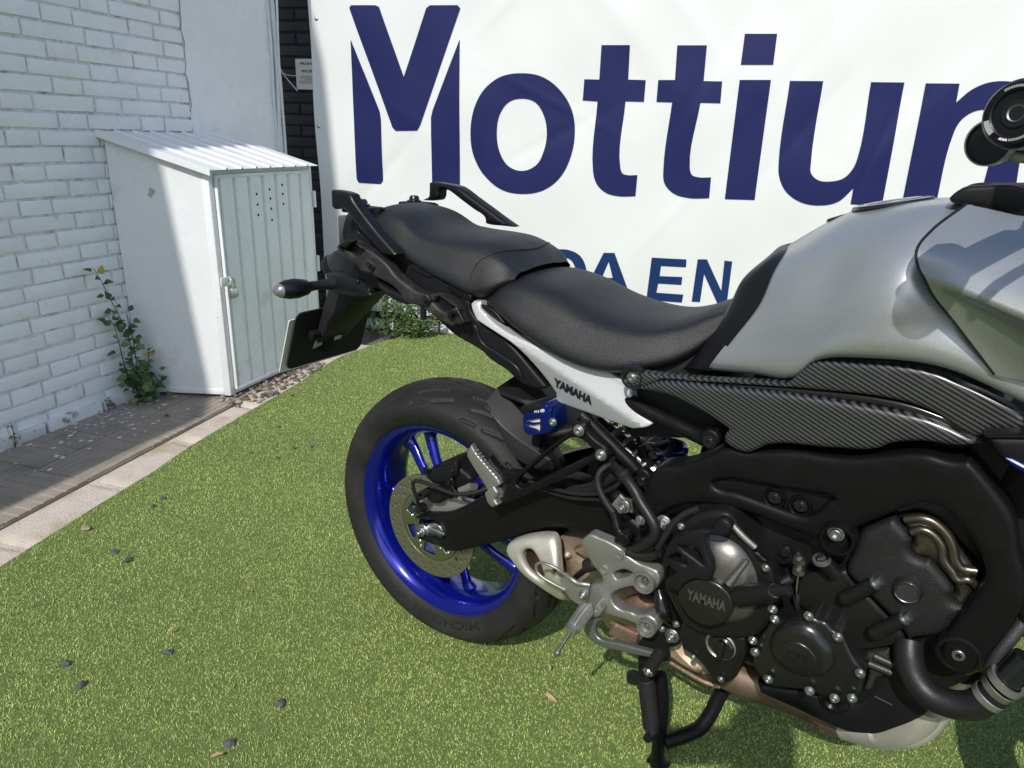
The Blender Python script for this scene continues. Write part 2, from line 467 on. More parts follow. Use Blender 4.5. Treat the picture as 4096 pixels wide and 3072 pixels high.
# ---- banner
_rc = random.Random(21); CREASE = []
for _k in range(26):
    _a = _rc.choice((R_(38), R_(52), R_(-35), R_(80), R_(60)))+_rc.gauss(0, .15)
    CREASE.append((_rc.uniform(-.6, 3), _rc.uniform(.2, 2.1), math.cos(_a), math.sin(_a), _rc.choice((-1, 1))*_rc.uniform(.0015, .0042), _rc.uniform(.018, .05), _rc.uniform(.12, .45)))
def wrinkle(t, z):
    a = .0035*math.sin(5.2*(t*.8+z)+.6)+.0028*math.sin(11*(t*.45-z*.9)+1.1)+.0016*math.sin(23*(t*.7+z*.35))
    a += .006*math.exp(-((t+.69)/.16)**2)*math.sin(7*z)
    a += .010*math.exp(-((t-1.1-(z-1.6)*-.9)/.10)**2)*max(0, min(1, (z-1.2)*1.6))
    a += .007*math.exp(-((t-1.45-(z-1.6)*-.9)/.07)**2)*max(0, min(1, (z-1.35)*2))
    a -= .006*math.exp(-((t+.45-(z-.75)*.9)/.05)**2)*math.exp(-((z-.9)/.25)**2)
    for x0_, z0_, sx, sz, am, wd0, ln0 in CREASE:
        u_ = (t-x0_)*sz-(z-z0_)*sx; q_ = (t-x0_)*sx+(z-z0_)*sz
        a += am*math.exp(-(u_/wd0)**2-(q_/ln0)**2)
    return -a*.85
vinyl = mat('banner_vinyl', (.67, .69, .685), .42, bump=.05, bscale=700, var=.02, vscale=2, col2=(.5, .5, .5), c2scale=14, c2lo=.76, c2hi=.9)
ink = mat('banner_ink_purple', (.0075, .011, .080), .55, spec=.25, bump=.05, bscale=700, var=.05, vscale=6)
ink2 = mat('banner_ink_blue', (.004, .026, .105), .55, spec=.25, bump=.05, bscale=700)
ban = thing('banner', 'large white vinyl banner with dark blue lettering hung on the black wall', 'banner', B0); ban.rotation_euler = (0, 0, R_(21.85))
nx, nz = 300, 150; v = []; f = []
for i in range(nx+1):
    for k in range(nz+1):
        z = .108+(2.35-.108)*k/nz; left = -.697+.008*math.sin(3*z)+.004*math.sin(9*z)
        t = left+(3.7-left)*(i/nx)**1.05
        v.append((t, wrinkle(t, z), z))
for i in range(nx):
    for k in range(nz): a = i*(nz+1)+k; f.append((a, a+nz+1, a+nz+2, a+1))
nb = len(v); v += [(p[0], p[1]+.0012, p[2]) for p in v]; f += [tuple(nb+q for q in reversed(a)) for a in f]
sheet = link('sheet', mesh('sheet', v, f, None, False), vinyl, ban)
def letter(L, holes=(), m=ink, sm=True, corner=75):
    loops = []
    for q in [L]+list(holes):
        if sm: q = [tuple(p) for p in smooth_line([Vector(p) for p in q], 6, True, corner)]
        loops.append(_resample(q, .012))
    lo, hi = loops[0].min(0), loops[0].max(0); g_ = .014
    X, Y = np.meshgrid(np.arange(lo[0]+g_/2, hi[0], g_), np.arange(lo[1]+g_/2, hi[1], g_)); q = np.stack([X.ravel(), Y.ravel()], 1)
    k = _pip(q, loops[0])
    for h in loops[1:]: k &= ~_pip(q, h)
    q = q[k]; q = q[_dist(q, loops) > .006] if len(q) else q
    V, F = cdt(loops, q)
    me = mesh('letter', [(a, wrinkle(a, b)-.0034, b) for a, b in V], F, None, False); me.shade_flat()
    return link('letter', me, m, ban)
letter([(-.4602,1.7709),(-.4491,1.784),(-.3089,1.7835),(-.2886,1.7748),(-.1574,1.4342),(-.0247,1.7697),(-.0046,1.7824),(.144,1.7835),(.1599,1.7691),(-.0634,1.1907),(-.0829,1.1599),(-.2112,1.1543),(-.2301,1.1719)], sm=False)
letter([(-.4599,1.6181),(-.3052,1.2553),(-.299,1.2129),(-.2972,.8809),(-.3122,.8622),(-.4464,.8644),(-.4568,.8842),(-.4628,1.3226)], sm=False)
letter([(.158,1.6211),(.0075,1.2674),(-.0021,1.2299),(-.0001,.8739),(.0128,.8517),(.1499,.851),(.1646,.8664)], sm=False)
letter([(.5032,1.4614),(.6105,1.4454),(.6998,1.3899),(.7725,1.2942),(.7982,1.1872),(.7864,1.0586),(.7337,.9442),(.647,.8736),(.5362,.8472),(.4121,.8629),(.3066,.936),(.2425,1.0392),(.2245,1.152),(.2442,1.2821),(.2981,1.3784),(.3862,1.4421)], corner=75, holes=
       [[(.5078,1.3375),(.5772,1.3211),(.6238,1.2638),(.6477,1.1737),(.6372,1.0812),(.6007,1.005),(.5194,.9687),(.4391,.9941),(.3912,1.0634),(.3726,1.1564),(.3862,1.2535),(.4343,1.3181)]])
letter([(.9105,1.5981),(1.0538,1.599),(1.0582,1.4391),(1.1471,1.4379),(1.1474,1.3349),(1.053,1.3356),(1.0539,1.004),(1.0685,.9769),(1.093,.9704),(1.1463,.9727),(1.1454,.8635),(1.054,.8592),(.9846,.8749),(.9325,.9197),(.9082,.9889),(.9081,1.3325),(.8302,1.3353),(.8321,1.4374),(.91,1.4368)])
letter([(1.2874,1.5998),(1.4308,1.6007),(1.4342,1.4381),(1.5242,1.4374),(1.5278,1.3363),(1.4301,1.3364),(1.4119,1.0257),(1.4283,.9846),(1.4648,.9745),(1.5255,.977),(1.5287,.8719),(1.4295,.8671),(1.3435,.8868),(1.29,.9389),(1.2783,1.0088),(1.2898,1.3356),(1.2106,1.3361),(1.2099,1.439),(1.2928,1.4403)])
letter([(1.6043,1.653),(1.7548,1.6536),(1.7556,1.5163),(1.6031,1.5146)], sm=False)
letter([(1.6068,1.4453),(1.755,1.4476),(1.7571,.8738),(1.6077,.8711)], sm=False)
letter([(1.8443,1.4449),(1.9985,1.4465),(2.0019,1.0626),(2.0088,1.0192),(2.0488,.9857),(2.1012,.9809),(2.1664,.9995),(2.2009,1.0443),(2.2153,1.1051),(2.2152,1.4458),(2.3632,1.4466),(2.3693,.8744),(2.2221,.8759),(2.2212,.9537),(2.1605,.8844),(2.069,.862),(1.9793,.8755),(1.9011,.9258),(1.8599,.9954),(1.8482,1.0568)])
letter([(2.456,1.4441),(2.5999,1.4449),(2.6023,1.362),(2.6577,1.42),(2.7197,1.4508),(2.7936,1.4581),(2.8648,1.4431),(2.9063,1.4012),(2.9556,1.4369),(3.0257,1.4511),(3.1027,1.4356),(3.1621,1.3755),(3.1844,1.2908),(3.2086,.9107),(3.0622,.9118),(3.0395,1.279),(3.0223,1.3179),(2.9823,1.3287),(2.9499,1.3083),(2.937,1.2683),(2.9525,.9131),(2.8033,.9074),(2.793,1.2803),(2.7763,1.3198),(2.7387,1.3332),(2.6867,1.324),(2.641,1.2844),(2.6219,1.227),(2.6149,.8998),(2.4597,.8921)])
letter([(.9986,.5528),(1.0583,.5566),(1.1709,.3081),(1.1036,.3028),(1.0782,.3679),(.9798,.3657),(.958,.2966),(.8891,.2912)], [[(1.0302,.5067),(1.0591,.4177),(.9987,.4133)]], ink2, sm=False)
letter([(1.2623,.5437),(1.4479,.5459),(1.4502,.5032),(1.3163,.5017),(1.3144,.4453),(1.4363,.4489),(1.436,.4053),(1.3109,.4038),(1.3058,.3515),(1.4517,.3523),(1.449,.3079),(1.2542,.3055)], (), ink2, sm=False)
letter([(1.5063,.5497),(1.5545,.5529),(1.6499,.3881),(1.6465,.5516),(1.6876,.5494),(1.6876,.3218),(1.6363,.3202),(1.5494,.4722),(1.5451,.3181),(1.5005,.3172)], (), ink2, sm=False)
letter([(.7034,.553),(.8061,.5545),(.8744,.5216),(.9118,.4327),(.8913,.3383),(.8215,.2912),(.7065,.2822)], [[(.7573,.5088),(.809,.5051),(.8446,.4587),(.8483,.3973),(.8237,.3416),(.7583,.3367)]], ink2)
zinc = mat('zinc_plate', (.55, .58, .58), .32, 1., var=.12, vscale=40, rvar=.08)
for (a, b) in [(-.6817,1.1659)]+[(-.66, 1.72), (-.64, .25)]:
    lathe('fixing_screw', [(0, .004), (.006, .0035), (.010, .001), (.012, -.001)], (a, wrinkle(a, b)-.001, b), zinc, ban, n=16)

# ---- paper notice
paper = mat('notice_paper', (.62, .60, .55), .8, var=.06, vscale=20)
black_ink = mat('black_ink', (.012, .012, .012), .6)
q = [(-.8301,1.5235),(-.7329,1.5228),(-.7357,1.3679),(-.8315,1.3629)]
nt_ = thing('notice', 'small paper notice with black capitals on the black wall beside the banner', 'notice', B0); nt_.rotation_euler = (0, 0, R_(21.85))
x0, z1, z0 = q[0][0], q[0][1], q[3][1]
link('paper', box_mesh('paper', (x0, x0+.21), (.0525, .0535), (z0, z1), 0), paper, nt_)
Hn = z1-z0
def notice_line(s, a0, a1, zc, h): text('lettering', s, lambda u, w_, k: (a0+(a1-a0)*u, .0524-k, zc+h*w_), black_ink, nt_, .0004, .03)
notice_line('PROHIBIDO', x0+.030, x0+.168, z0+Hn*.80, Hn*.09)
notice_line('ENCENDER', x0+.036, x0+.160, z0+Hn*.56, Hn*.085)
v = []; f = []
for k, (a0, a1) in enumerate(((.034, .17), (.020, .19), (.055, .15), (.018, .19), (.022, .185))):
    zc = z0+Hn*(.42-k*.055); a = x0+a0
    while a < x0+a1:
        l = rb.uniform(.004, .011); b_ = len(v); v += [(a, .0522, zc), (a+l, .0522, zc), (a+l, .0522, zc+.0035), (a, .0522, zc+.0035)]; f.append((b_, b_+1, b_+2, b_+3)); a += l+.003
link('fine_print', mesh('fine_print', v, f, None, False), black_ink, nt_)

# ---- conduits and cables at the wall end
cb = thing('cable_bundle', 'white painted conduits and cables running up the wall end', 'cables', WP(1.78, .01, 0))
cm = mat('painted_cable', (.62, .64, .66), .6, bump=.3, bscale=60, var=.1, vscale=25, col2=(.2, .2, .2), c2scale=25, c2lo=.62, c2hi=.75)
base = WP(1.78, .01, 0)
for i, (t, d, r_) in enumerate(((1.748, .010, .0085), (1.768, .016, .0120), (1.792, .012, .0085), (1.808, .002, .008), (1.782, .034, .0065), (1.759, .026, .005))):
    P = [WP(t+.006*math.sin(z*3+i*2)+.004*math.sin(z*9+i), d+.003*math.sin(z*5+i), z)-base for z in np.linspace(.3, 2.4, 22)]
    tube('cable', P, r_, cm, cb, n=8, sm=2)
a_, b_, c_ = [BP(t, -.02, z)-base for t, z in [(-.9272,1.5432),(-.8736,1.4446),(-.7877,1.3496)]]
tube('cable', [WP(1.786, .02, 1.62)-base, a_, (a_+b_)/2+Vector((0, 0, .004)), b_, c_], .0032, cm, cb, n=6)
tube('cable', [b_, b_+BD*.03-Vector((0, 0, .012)), BP(-.70, .03, 1.44)-base], .002, cm, cb, n=6)
for z in (1.05, 1.5, 1.9): lathe('cable_tie', [(.02, -.003), (.0225, -.003), (.0225, .003), (.02, .003)], WP(1.778, .012, z)-base, cm, cb, axis=(0, 0, 1), n=14, close=True)

# ---- metal locker
LT0, LT1, LD = .770, 1.475, .397
lk = thing('metal_locker', 'white painted metal locker with sloping ribbed roof standing against the brick wall', 'locker', WP(LT0, 0)); lk.rotation_euler = (0, 0, R_(105.06))
lw = mat('locker_white_paint', (.69, .71, .72), .45, bump=.12, bscale=30, var=.03, vscale=4, col2=(.50, .46, .38), c2scale=5, c2lo=.60, c2hi=.80)
lc = mat('locker_chipped_paint', (.70, .72, .72), .5, bump=.3, bscale=80, var=.05, vscale=10, col2=(.16, .09, .05), c2scale=34, c2lo=.655, c2hi=.70)
ld = mat('locker_door_paint', (.80, .82, .81), .45, bump=.1, bscale=30, var=.05, vscale=5, col2=(.50, .49, .40), c2scale=6, c2lo=.56, c2hi=.80)
W_ = LT1-LT0
def ztop(d): return 1.107-(1.107-.985)*d/LD
def prism(name, poly, x0, x1, m, parent):   # polygon in (d, z), extruded along t
    n = len(poly); v = [(x, -d, z) for x in (x0, x1) for d, z in poly]
    f = [tuple(range(n)), tuple(range(2*n-1, n-1, -1))]+[(i, (i+1) % n, n+(i+1) % n, n+i) for i in range(n)]
    return link(name, mesh(name, v, f, 30), m, parent)
side = [(.006, .022), (LD-.014, .022), (LD-.014, ztop(LD)-.012), (.006, ztop(0)-.012)]
prism('side_panel', side, 0, .004, lw, lk); prism('side_panel', side, W_-.004, W_, lw, lk)
prism('back_panel', [(.004, .02), (.006, .02), (.006, 1.09), (.004, 1.09)], .004, W_-.004, lw, lk)
prism('floor_panel', [(.01, .022), (LD-.016, .022), (LD-.016, .03), (.01, .03)], .004, W_-.004, lw, lk)
# corner posts and door frame
for a, b in ((-.003, .024), (W_-.024, W_+.003)): link('corner_post', box_mesh('corner_post', (a, b), (-LD+.001, -LD+.03), (.012, .982), .002), lc, lk)
link('bottom_trim', box_mesh('bottom_trim', (.024, W_-.024), (-LD+.004, -LD+.03), (.012, .034), .002), lc, lk)
link('top_trim', box_mesh('top_trim', (.024, W_-.024), (-LD+.004, -LD+.03), (.955, .982), .002), lw, lk)
link('bottom_trim', box_mesh('bottom_trim', (-.004, .004), (-LD+.03, -.01), (.016, .04), .001), lw, lk)
# door: sheet with seven pressed channels
xs = np.linspace(.030, W_-.030, 8); prof = []
for i in range(7):
    a, b = xs[i], xs[i+1]
    prof += [(a, LD+.0115), (a+.005, LD-.005), (a+.018, LD-.005), (a+.023, LD+.0115)]
prof += [(xs[-1], LD+.0115)]
v = [(x, -d, z) for z in (.036, .953) for x, d in prof]; n = len(prof)
f = [(i, i+1, n+i+1, n+i) for i in range(n-1)]
door = link('door', mesh('door', v, f, 20), ld, lk)
for a, b, c, d in ((.026, .034, .034, .957), (W_-.034, W_-.026, .034, .957)): link('door_edge', box_mesh('door_edge', (a, b), (-LD-.013, -LD+.002), (c, d), .0015), lc, door)
for c, d in ((.030, .046), (.945, .960)): link('door_edge', box_mesh('door_edge', (.0345, W_-.0345), (-LD-.013, -LD+.002), (c, d), .0015), lc, door)
hole_m = mat('dark_hole', (.004, .004, .004), .9)
cw = (xs[1]-xs[0])
for ci, zz in ((2, (.87, .825, .78)), (3, (.885, .845, .80, .75)), (4, (.90, .86, .815))):
    for z in zz: lathe('vent_hole', [(0, .0006), (.0055, .0006), (.0062, 0)], (xs[ci]+cw*.60, -LD-.0118, z), hole_m, door, n=14)
for z in (.22, .50, .82):
    link('hinge', box_mesh('hinge', (W_-.012, W_+.008), (-LD-.016, -LD+.002), (z-.04, z+.04), .003), lw, lk)
hs = link('hasp', box_mesh('hasp', (-.014, .046), (-LD-.020, -LD-.0135), (.505, .545), .002), lw, lk)
tube('staple', [(.036, -LD-.012, .535), (.036, -LD-.036, .532), (.036, -LD-.036, .515), (.036, -LD-.012, .512)], .003, lw, hs, n=8)
# roof: ribbed sheet on a slope with a drip edge
prof = []; n_r = 8; rx = np.linspace(-.026, W_+.008, n_r+1)
for i in range(n_r):
    a, b = rx[i], rx[i+1]
    if i: prof += [(a-.007, 0), (a-.004, .007), (a+.004, .007), (a+.007, 0)]
    else: prof += [(a, 0)]
prof += [(rx[-1], 0)]
d0, d1 = -.002, LD+.038; zr = lambda d: ztop(d)+.008
v = []
for th in (0, -.0018):
    for d in (d0, d1): v += [(x, -d, zr(d)+h+th) for x, h in prof]
n = len(prof); f = []
for i in range(n-1): f += [(i, i+1, n+i+1, n+i), (3*n+i, 3*n+i+1, 2*n+i+1, 2*n+i), (n+i, n+i+1, 3*n+i+1, 3*n+i), (i, 2*n+i, 2*n+i+1, i+1)]
f += [(0, n, 3*n, 2*n), (n-1, 3*n-1, 4*n-1, 2*n-1)]
roof = link('roof', mesh('roof', v, f, 20), lw, lk)
prism('drip_edge', [(d0, zr(d0)+.003), (d1-.005, zr(d1)+.003), (d1-.005, zr(d1)-.022), (d0, zr(d0)-.022)], -.030, -.027, lw, roof)
prism('drip_edge', [(d0, zr(d0)+.004), (d1-.005, zr(d1)+.004), (d1-.005, zr(d1)+.001), (d0, zr(d0)+.001)], -.0269, -.004, lw, roof)
# the locker stands askew: its sides run parallel to the banner rather than square to the wall
for o in [c for c in bpy.data.objects if c.parent and (c.parent == lk or c.parent.parent == lk)]:
    if o.data:
        for q in o.data.vertices: q.co.x -= max(0, LD+q.co.y)*.31
        o.data.update()
# padlock
pl = thing('padlock', 'small grey metal padlock hanging from the locker hasp', 'padlock', WP(LT0+.036, LD+.036, .475)); pl.rotation_euler = (0, 0, R_(105.06+12))
steel = mat('brushed_steel', (.5, .5, .49), .38, 1., var=.15, vscale=30, rvar=.1)
pl.scale = (1.35, 1.35, 1.35)
link('body', box_mesh('body', (-.017, .017), (-.007, .007), (-.016, .016), .003), steel, pl)
tube('shackle', [(-.011, 0, .012), (-.011, 0, .036), (-.006, 0, .046), (.006, 0, .046), (.011, 0, .036), (.011, 0, .012)], .0028, steel, pl, n=8)
# scuffed label scrap on the locker side
sc = mat('torn_paper', (.42, .38, .32), .9, var=.2, vscale=60)
link('paper_scrap', mesh('paper_scrap', [(-.0012-(LD-d_)*.31, -d_, z_) for d_, z_ in ((.148, .872), (.160, .905), (.182, .893), (.174, .880), (.160, .861))], [(0, 1, 2, 3, 4)], None), sc, lk)

# ---- paving, kerb
pv = mat('concrete_tile', (.29, .25, .205), .9, bump=.9, bscale=220, var=.15, vscale=9, col2=(.16, .15, .13), c2scale=5, c2lo=.52, c2hi=.75)
kb = mat('pink_concrete', (.53, .465, .40), .92, bump=1., bscale=150, var=.12, vscale=14, col2=(.36, .28, .17), c2scale=4, c2lo=.5, c2hi=.68)
def WQ(t, d, z=0): return WP(t, d+(.70-t)*.060, z)
pave = link('pavement', mesh('pavement', [tuple(WQ(t, d, z)) for z in (-.03, -.009) for t, d in ((-6, -.40), (1.8, -.01), (1.8, .445), (-6, .445))],
            [(0, 1, 2, 3), (7, 6, 5, 4), (0, 4, 5, 1), (1, 5, 6, 2), (2, 6, 7, 3), (3, 7, 4, 0)]), pv)
tag(pave, 'grey grooved concrete paving strip along the brick wall', 'pavement', kind='structure')
def groove_tile(name, L, W, along):
    v = []; f = []; S, T = (W, L) if along else (L, W); k = 7; prof = []
    for i in range(k):
        a = S*i/k; b = S*(i+1)/k; prof += [(a, -.004), (a+.004, 0), (b-.004, 0), (b-.001, -.004)]
    prof = [(0.0015, -.012)]+prof[1:-1]+[(S-.0015, -.012)]
    for t in (.0015, T-.0015):
        for s_, z in prof: v.append((t, s_, z) if along else (s_, t, z))
    n = len(prof); f = [(i, i+1, n+i+1, n+i) for i in range(n-1)]+[tuple(range(n)), tuple(range(2*n-1, n-1, -1))]
    me = mesh(name, v, f, 25); me.materials.append(pv); return me
TL, TW = .30, .2225
tm = [groove_tile('tile_a', TL, TW, True), groove_tile('tile_b', TL, TW, False)]
for i in range(-8, 4):
    for j in range(3):
        o = link('paving_tile', tm[(i+j) % 2], None, pave); p = WQ(i*TL-.06, .445-TW*j, rb.gauss(0, .0008))
        o.location = p; o.rotation_euler = (rb.gauss(0, .003), rb.gauss(0, .003), R_(108.49)); 
        o.scale = (1, 1, 1)
# tiles extend in local (x along wall, y towards the wall): y axis = -WN
kerb = link('kerb', mesh('kerb', [tuple(WQ(t, d, z)) for z in (-.03, -.014) for t, d in ((-6, .449), (1.8, .449), (1.8, 1.0), (-6, 1.0))],
            [(0, 1, 2, 3), (7, 6, 5, 4), (0, 4, 5, 1), (1, 5, 6, 2), (2, 6, 7, 3), (3, 7, 4, 0)]), kb)
tag(kerb, 'pinkish worn concrete kerb strip between the paving and the turf', 'kerb', kind='structure')
def slab(name, L, W, seed):
    rg = np.random.default_rng(seed); nx, ny = 16, 12; v = []; f = []
    for i in range(nx+1):
        for j in range(ny+1):
            x, y = L*i/nx, W*j/ny; e = min(i, nx-i, j, ny-j); z = rg.normal()*.0011+(0 if e else -.016)
            if e == 0: x += (rg.random()-.5)*.006 if 0 < i < nx else (.004 if i == 0 else -.004); y += (rg.random()-.5)*.006
            v.append((x, y, z))
    for i in range(nx):
        for j in range(ny): a = i*(ny+1)+j; f.append((a, a+ny+1, a+ny+2, a+1))
    me = mesh(name, v, f, 50); me.materials.append(kb); return me
KS = [slab('kerb_slab', .38, .33, k) for k in range(3)]
for i in range(-6, 3):
    o = link('kerb_stone', KS[i % 3], None, kerb, WQ(i*.384+.348-.0, .452+.33, -.001+rb.gauss(0, .002))); o.rotation_euler = (rb.gauss(0, .006), rb.gauss(0, .006), R_(108.49))

# ---- pebbles under the locker edge, stones on the turf
def rock_mesh(seed, flat=.6, rough=.16):
    rg = np.random.default_rng(seed); b = bmesh.new(); bmesh.ops.create_icosphere(b, subdivisions=2, radius=1)
    d = [Vector(rg.normal(size=3)).normalized() for _ in range(7)]; a = rg.uniform(.5, .95, 7)
    for q in b.verts:
        n = q.co.normalized(); s_ = 1
        for dd, aa in zip(d, a):
            k = n.dot(dd)
            if k > aa*.8: s_ = min(s_, aa*1.02/max(k, .1))
        q.co = n*s_*(1+rg.normal()*rough*.12); q.co.z *= flat
    me = bpy.data.meshes.new('rock'); b.to_mesh(me); b.free(); return finish(me, 45)
pm = [mat('pebble_%d' % k, c, .8, bump=.3, bscale=80, var=.15, vscale=30) for k, c in enumerate(((.19, .15, .12), (.24, .20, .16), (.11, .095, .08), (.32, .25, .20), (.07, .065, .06)))]  # some tones darkened to paint in the shade under the locker
PR = []
for k in range(8):
    me = rock_mesh(k, .65, .05); me.materials.append(pm[k % 5]); PR.append(me)
poly = np.array([(-1.8234,.5604),(-1.7894,.6268),(-1.8481,.8994),(-1.8781,1.2145),(-1.8008,1.1771),(-1.7391,1.0053),(-1.6884,.844),(-1.61,.6477),(-1.6981,.5395)])
lo, hi = poly.min(0), poly.max(0); cnt = 0; placed = []
while cnt < 95:
    p = lo+(hi-lo)*RNG.random(2)
    if not _pip(p[None], poly)[0]: continue
    r_ = RNG.uniform(.009, .017)
    if any(np.hypot(*(p-q)) < (r_+s_)*.8 for q, s_ in placed): 
        if RNG.random() < .97: continue
    placed.append((p, r_)); cnt += 1
    o = link('pebble', PR[RNG.integers(8)], None, None, (p[0], p[1], r_*.45)); o.scale = (r_*RNG.uniform(.9, 1.3), r_, r_); o.rotation_euler = (RNG.uniform(-.4, .4), RNG.uniform(-.4, .4), RNG.uniform(0, 6))
    tag(o, 'small rounded pebble in the strip along the foot of the metal locker', 'pebble', 'pebbles along the locker foot')
dk = mat('dark_lava_stone', (.075, .076, .085), .85, bump=.6, bscale=90, var=.3, vscale=40)
tn = mat('tan_stone', (.28, .23, .17), .85, bump=.6, bscale=90, var=.2, vscale=40)
DR = []
for k in range(5): me = rock_mesh(40+k, .75, 1.6); me.materials.append(dk); DR.append(me)
spots = [(-.9535,-.3435),(-.8842,-.3431),(-.6002,-.6368),(-.5076,-.6488),(-.454,-.4812),(-.1238,-.4317),(-.1202,-.5586),(-1.112,-.1383),(-1.1371,-.0913)]+[(-1.3371,.5203),(-1.5825,.7888),(-1.1229,.4191),(-1.0791,.4719),(-1.0959,.3284),(-1.2104,.2972),(-1.7955,.3151)]
for i, (x, y) in enumerate(spots):
    r_ = .0098 if i < 7 else .0078
    o = link('stone', DR[i % 5], None, None, (x, y, .0085 if i != len(spots)-1 else .006)); o.scale = (r_*1.3, r_, r_); o.rotation_euler = (.2, .1, i*1.7)
    LB = ('left one of two dark stones side by side on the turf near the kerb', 'right one of two dark stones side by side on the turf near the kerb', 'bluish dark stone on the turf at lower left, larger of that pair', 'brownish dark stone on the turf at lower left, nearer of that pair', 'single dark stone on open turf left of the rear tyre', 'dark stone on the turf below the rear tyre with a pale leaf beside it', 'dark stone nearest the lower picture edge on the turf', 'left stone of two lying on the turf just off the kerb corner', 'right stone of two lying on the turf just off the kerb corner')
    if i < 9: tag(o, LB[i], 'stone', 'dark stones on the turf')
    elif i == len(spots)-1: tag(o, 'small dark stone lying on the grooved paving strip', 'stone')
    else: tag(o, 'tiny dark stone on the far turf between locker and rear tyre', 'stone', 'tiny stones on the far turf')
(x, y), = [(-1.1365,-.3306)]
me = rock_mesh(61, .4, .4); me.materials.append(tn); o = link('stone', me, None, None, (x, y, .014)); o.scale = (.021, .014, .012)
tag(o, 'flat tan stone lying on the turf near the kerb', 'stone')
# paint flakes on the paving
fl = mat('paint_flake', (.72, .72, .72), .7); v = []; f = []
for k in range(420):
    t = RNG.normal(.33, .22); d = abs(RNG.normal(.10, .11))+.02
    if d > .42: continue
    p = WP(t, d, .0012); s_ = .0012+RNG.random()**6*.010; b_ = len(v); n = 5; a0 = RNG.random()*6
    for i in range(n): a = a0+2*math.pi*i/n; rr = s_*RNG.uniform(.6, 1.1); v.append((p.x+rr*math.cos(a), p.y+rr*math.sin(a)*1.3, .0012+RNG.random()*.0015))
    f.append(tuple(range(b_, b_+n)))
tag(link('paint_flakes', mesh('paint_flakes', v, f, None, False), fl), 'white paint flakes scattered on the grooved paving', 'paint flakes', kind='stuff')

# ---- artificial turf
TE = [(-.80, -1.35), (-1.02, -.82)]+[(-1.127,-.5606),(-1.1844,-.4194)]+[(-1.2618,-.2314),(-1.3505,.0031),(-1.4423,.1957),(-1.5692,.539),(-1.6836,.8759),(-1.7917,1.1187)]+[(-1.875, 1.35), (-1.91, 1.7)]
TE += [tuple(BP(t, .02)[:2]) for t in (-.02, .6, 1.4, 2.4, 3.6, 5.5)]+[(7, 3), (7, -5), (-.3, -5)]
tb = mat('turf_backing', (.115, .16, .042), .95, bump=1, bscale=300, var=.3, vscale=60)
n = len(TE); V, F = cdt([np.array(TE)], np.zeros((0, 2)))
v = [(a, b, .005) for a, b in V]; k = len(v); f = [tuple(q) for q in F]; v += [(a, b, -.012) for a, b in TE]
idx = [int(np.argmin(np.hypot(V[:, 0]-a, V[:, 1]-b))) for a, b in TE]
f += [(idx[i], idx[(i+1) % n], k+(i+1) % n, k+i) for i in range(n)]
tag(link('turf', mesh('turf', v, f, 20), tb), 'green artificial turf mat covering the yard', 'turf', kind='structure')
TEa = np.array(TE); NB = 720000
cx, cy = CAM_POS[0], CAM_POS[1]
P = []
while sum(len(p) for p in P) < NB:
    q = np.stack([RNG.uniform(-2.1, 2.0, 200000), RNG.uniform(-1.05, 2.75, 200000)], 1)
    dist = np.hypot(q[:, 0]-.5, q[:, 1]+.6)
    q = q[RNG.random(len(q)) < np.clip(1.55/(dist+.35), .25, 1.)]
    P.append(q[_pip(q, TEa)])
P = np.concatenate(P)[:NB]; n = len(P)
dist = np.hypot(P[:, 0]-cx, P[:, 1]-cy)
ln = RNG.uniform(.0045, .0095, n)*(1+.05*np.clip(dist-1, 0, 2)); wd_ = RNG.uniform(.00055, .0009, n)*(1+.12*np.clip(dist-1, 0, 2))
# patches of nap direction give the turf its clumpy look
gx = np.sin(P[:, 0]*7+1.3*np.sin(P[:, 1]*5))+np.sin(P[:, 1]*9+P[:, 0]*3); az = RNG.uniform(0, 2*np.pi, n)*.92+gx*.5
lean = RNG.uniform(.55, 1.5, n); b0_ = np.stack([P[:, 0], P[:, 1], np.full(n, .004)], 1)
h = np.stack([np.cos(az), np.sin(az), np.zeros(n)], 1); up = np.array([0, 0, 1.])
tw = az+np.pi/2+RNG.normal(0, .5, n); sdv = np.stack([np.cos(tw), np.sin(tw), np.zeros(n)], 1)*wd_[:, None]
mid = b0_+(h*np.sin(lean*.55)[:, None]+up*np.cos(lean*.55)[:, None])*(ln*.5)[:, None]
tip = mid+(h*np.sin(lean*1.25)[:, None]+up*np.cos(lean*1.25)[:, None])*(ln*.5)[:, None]
co = np.stack([b0_-sdv, b0_+sdv, mid-sdv*.9, mid+sdv*.9, tip], 1).reshape(-1, 3)
bi = np.arange(n)[:, None]*5
tri = np.concatenate([bi+np.array([[0, 1, 3]]), bi+np.array([[0, 3, 2]]), bi+np.array([[2, 3, 4]])], 1).reshape(-1)
me = bpy.data.meshes.new('turf_blades'); me.vertices.add(n*5); me.vertices.foreach_set('co', co.ravel().astype(np.float32))
me.loops.add(len(tri)); me.loops.foreach_set('vertex_index', tri.astype(np.int32)); nt3 = len(tri)//3
me.polygons.add(nt3); me.polygons.foreach_set('loop_start', np.arange(0, len(tri), 3, dtype=np.int32)); me.polygons.foreach_set('loop_total', np.full(nt3, 3, np.int32)) if hasattr(me.polygons[0], 'loop_total') else None
me.update(calc_edges=True)
u = RNG.random(n)[:, None]
pal = np.where(u < .38, np.array([[.275, .365, .085]]), np.where(u < .70, np.array([[.375, .46, .125]]), np.where(u < .87, np.array([[.195, .285, .062]]), np.array([[.49, .50, .20]]))))
pal = pal*RNG.uniform(.75, 1.25, (n, 1))
ca = me.color_attributes.new('tint', 'FLOAT_COLOR', 'POINT'); cc = np.ones((n, 5, 4), np.float32); cc[:, :, :3] = pal[:, None, :]
ca.data.foreach_set('color', cc.ravel())
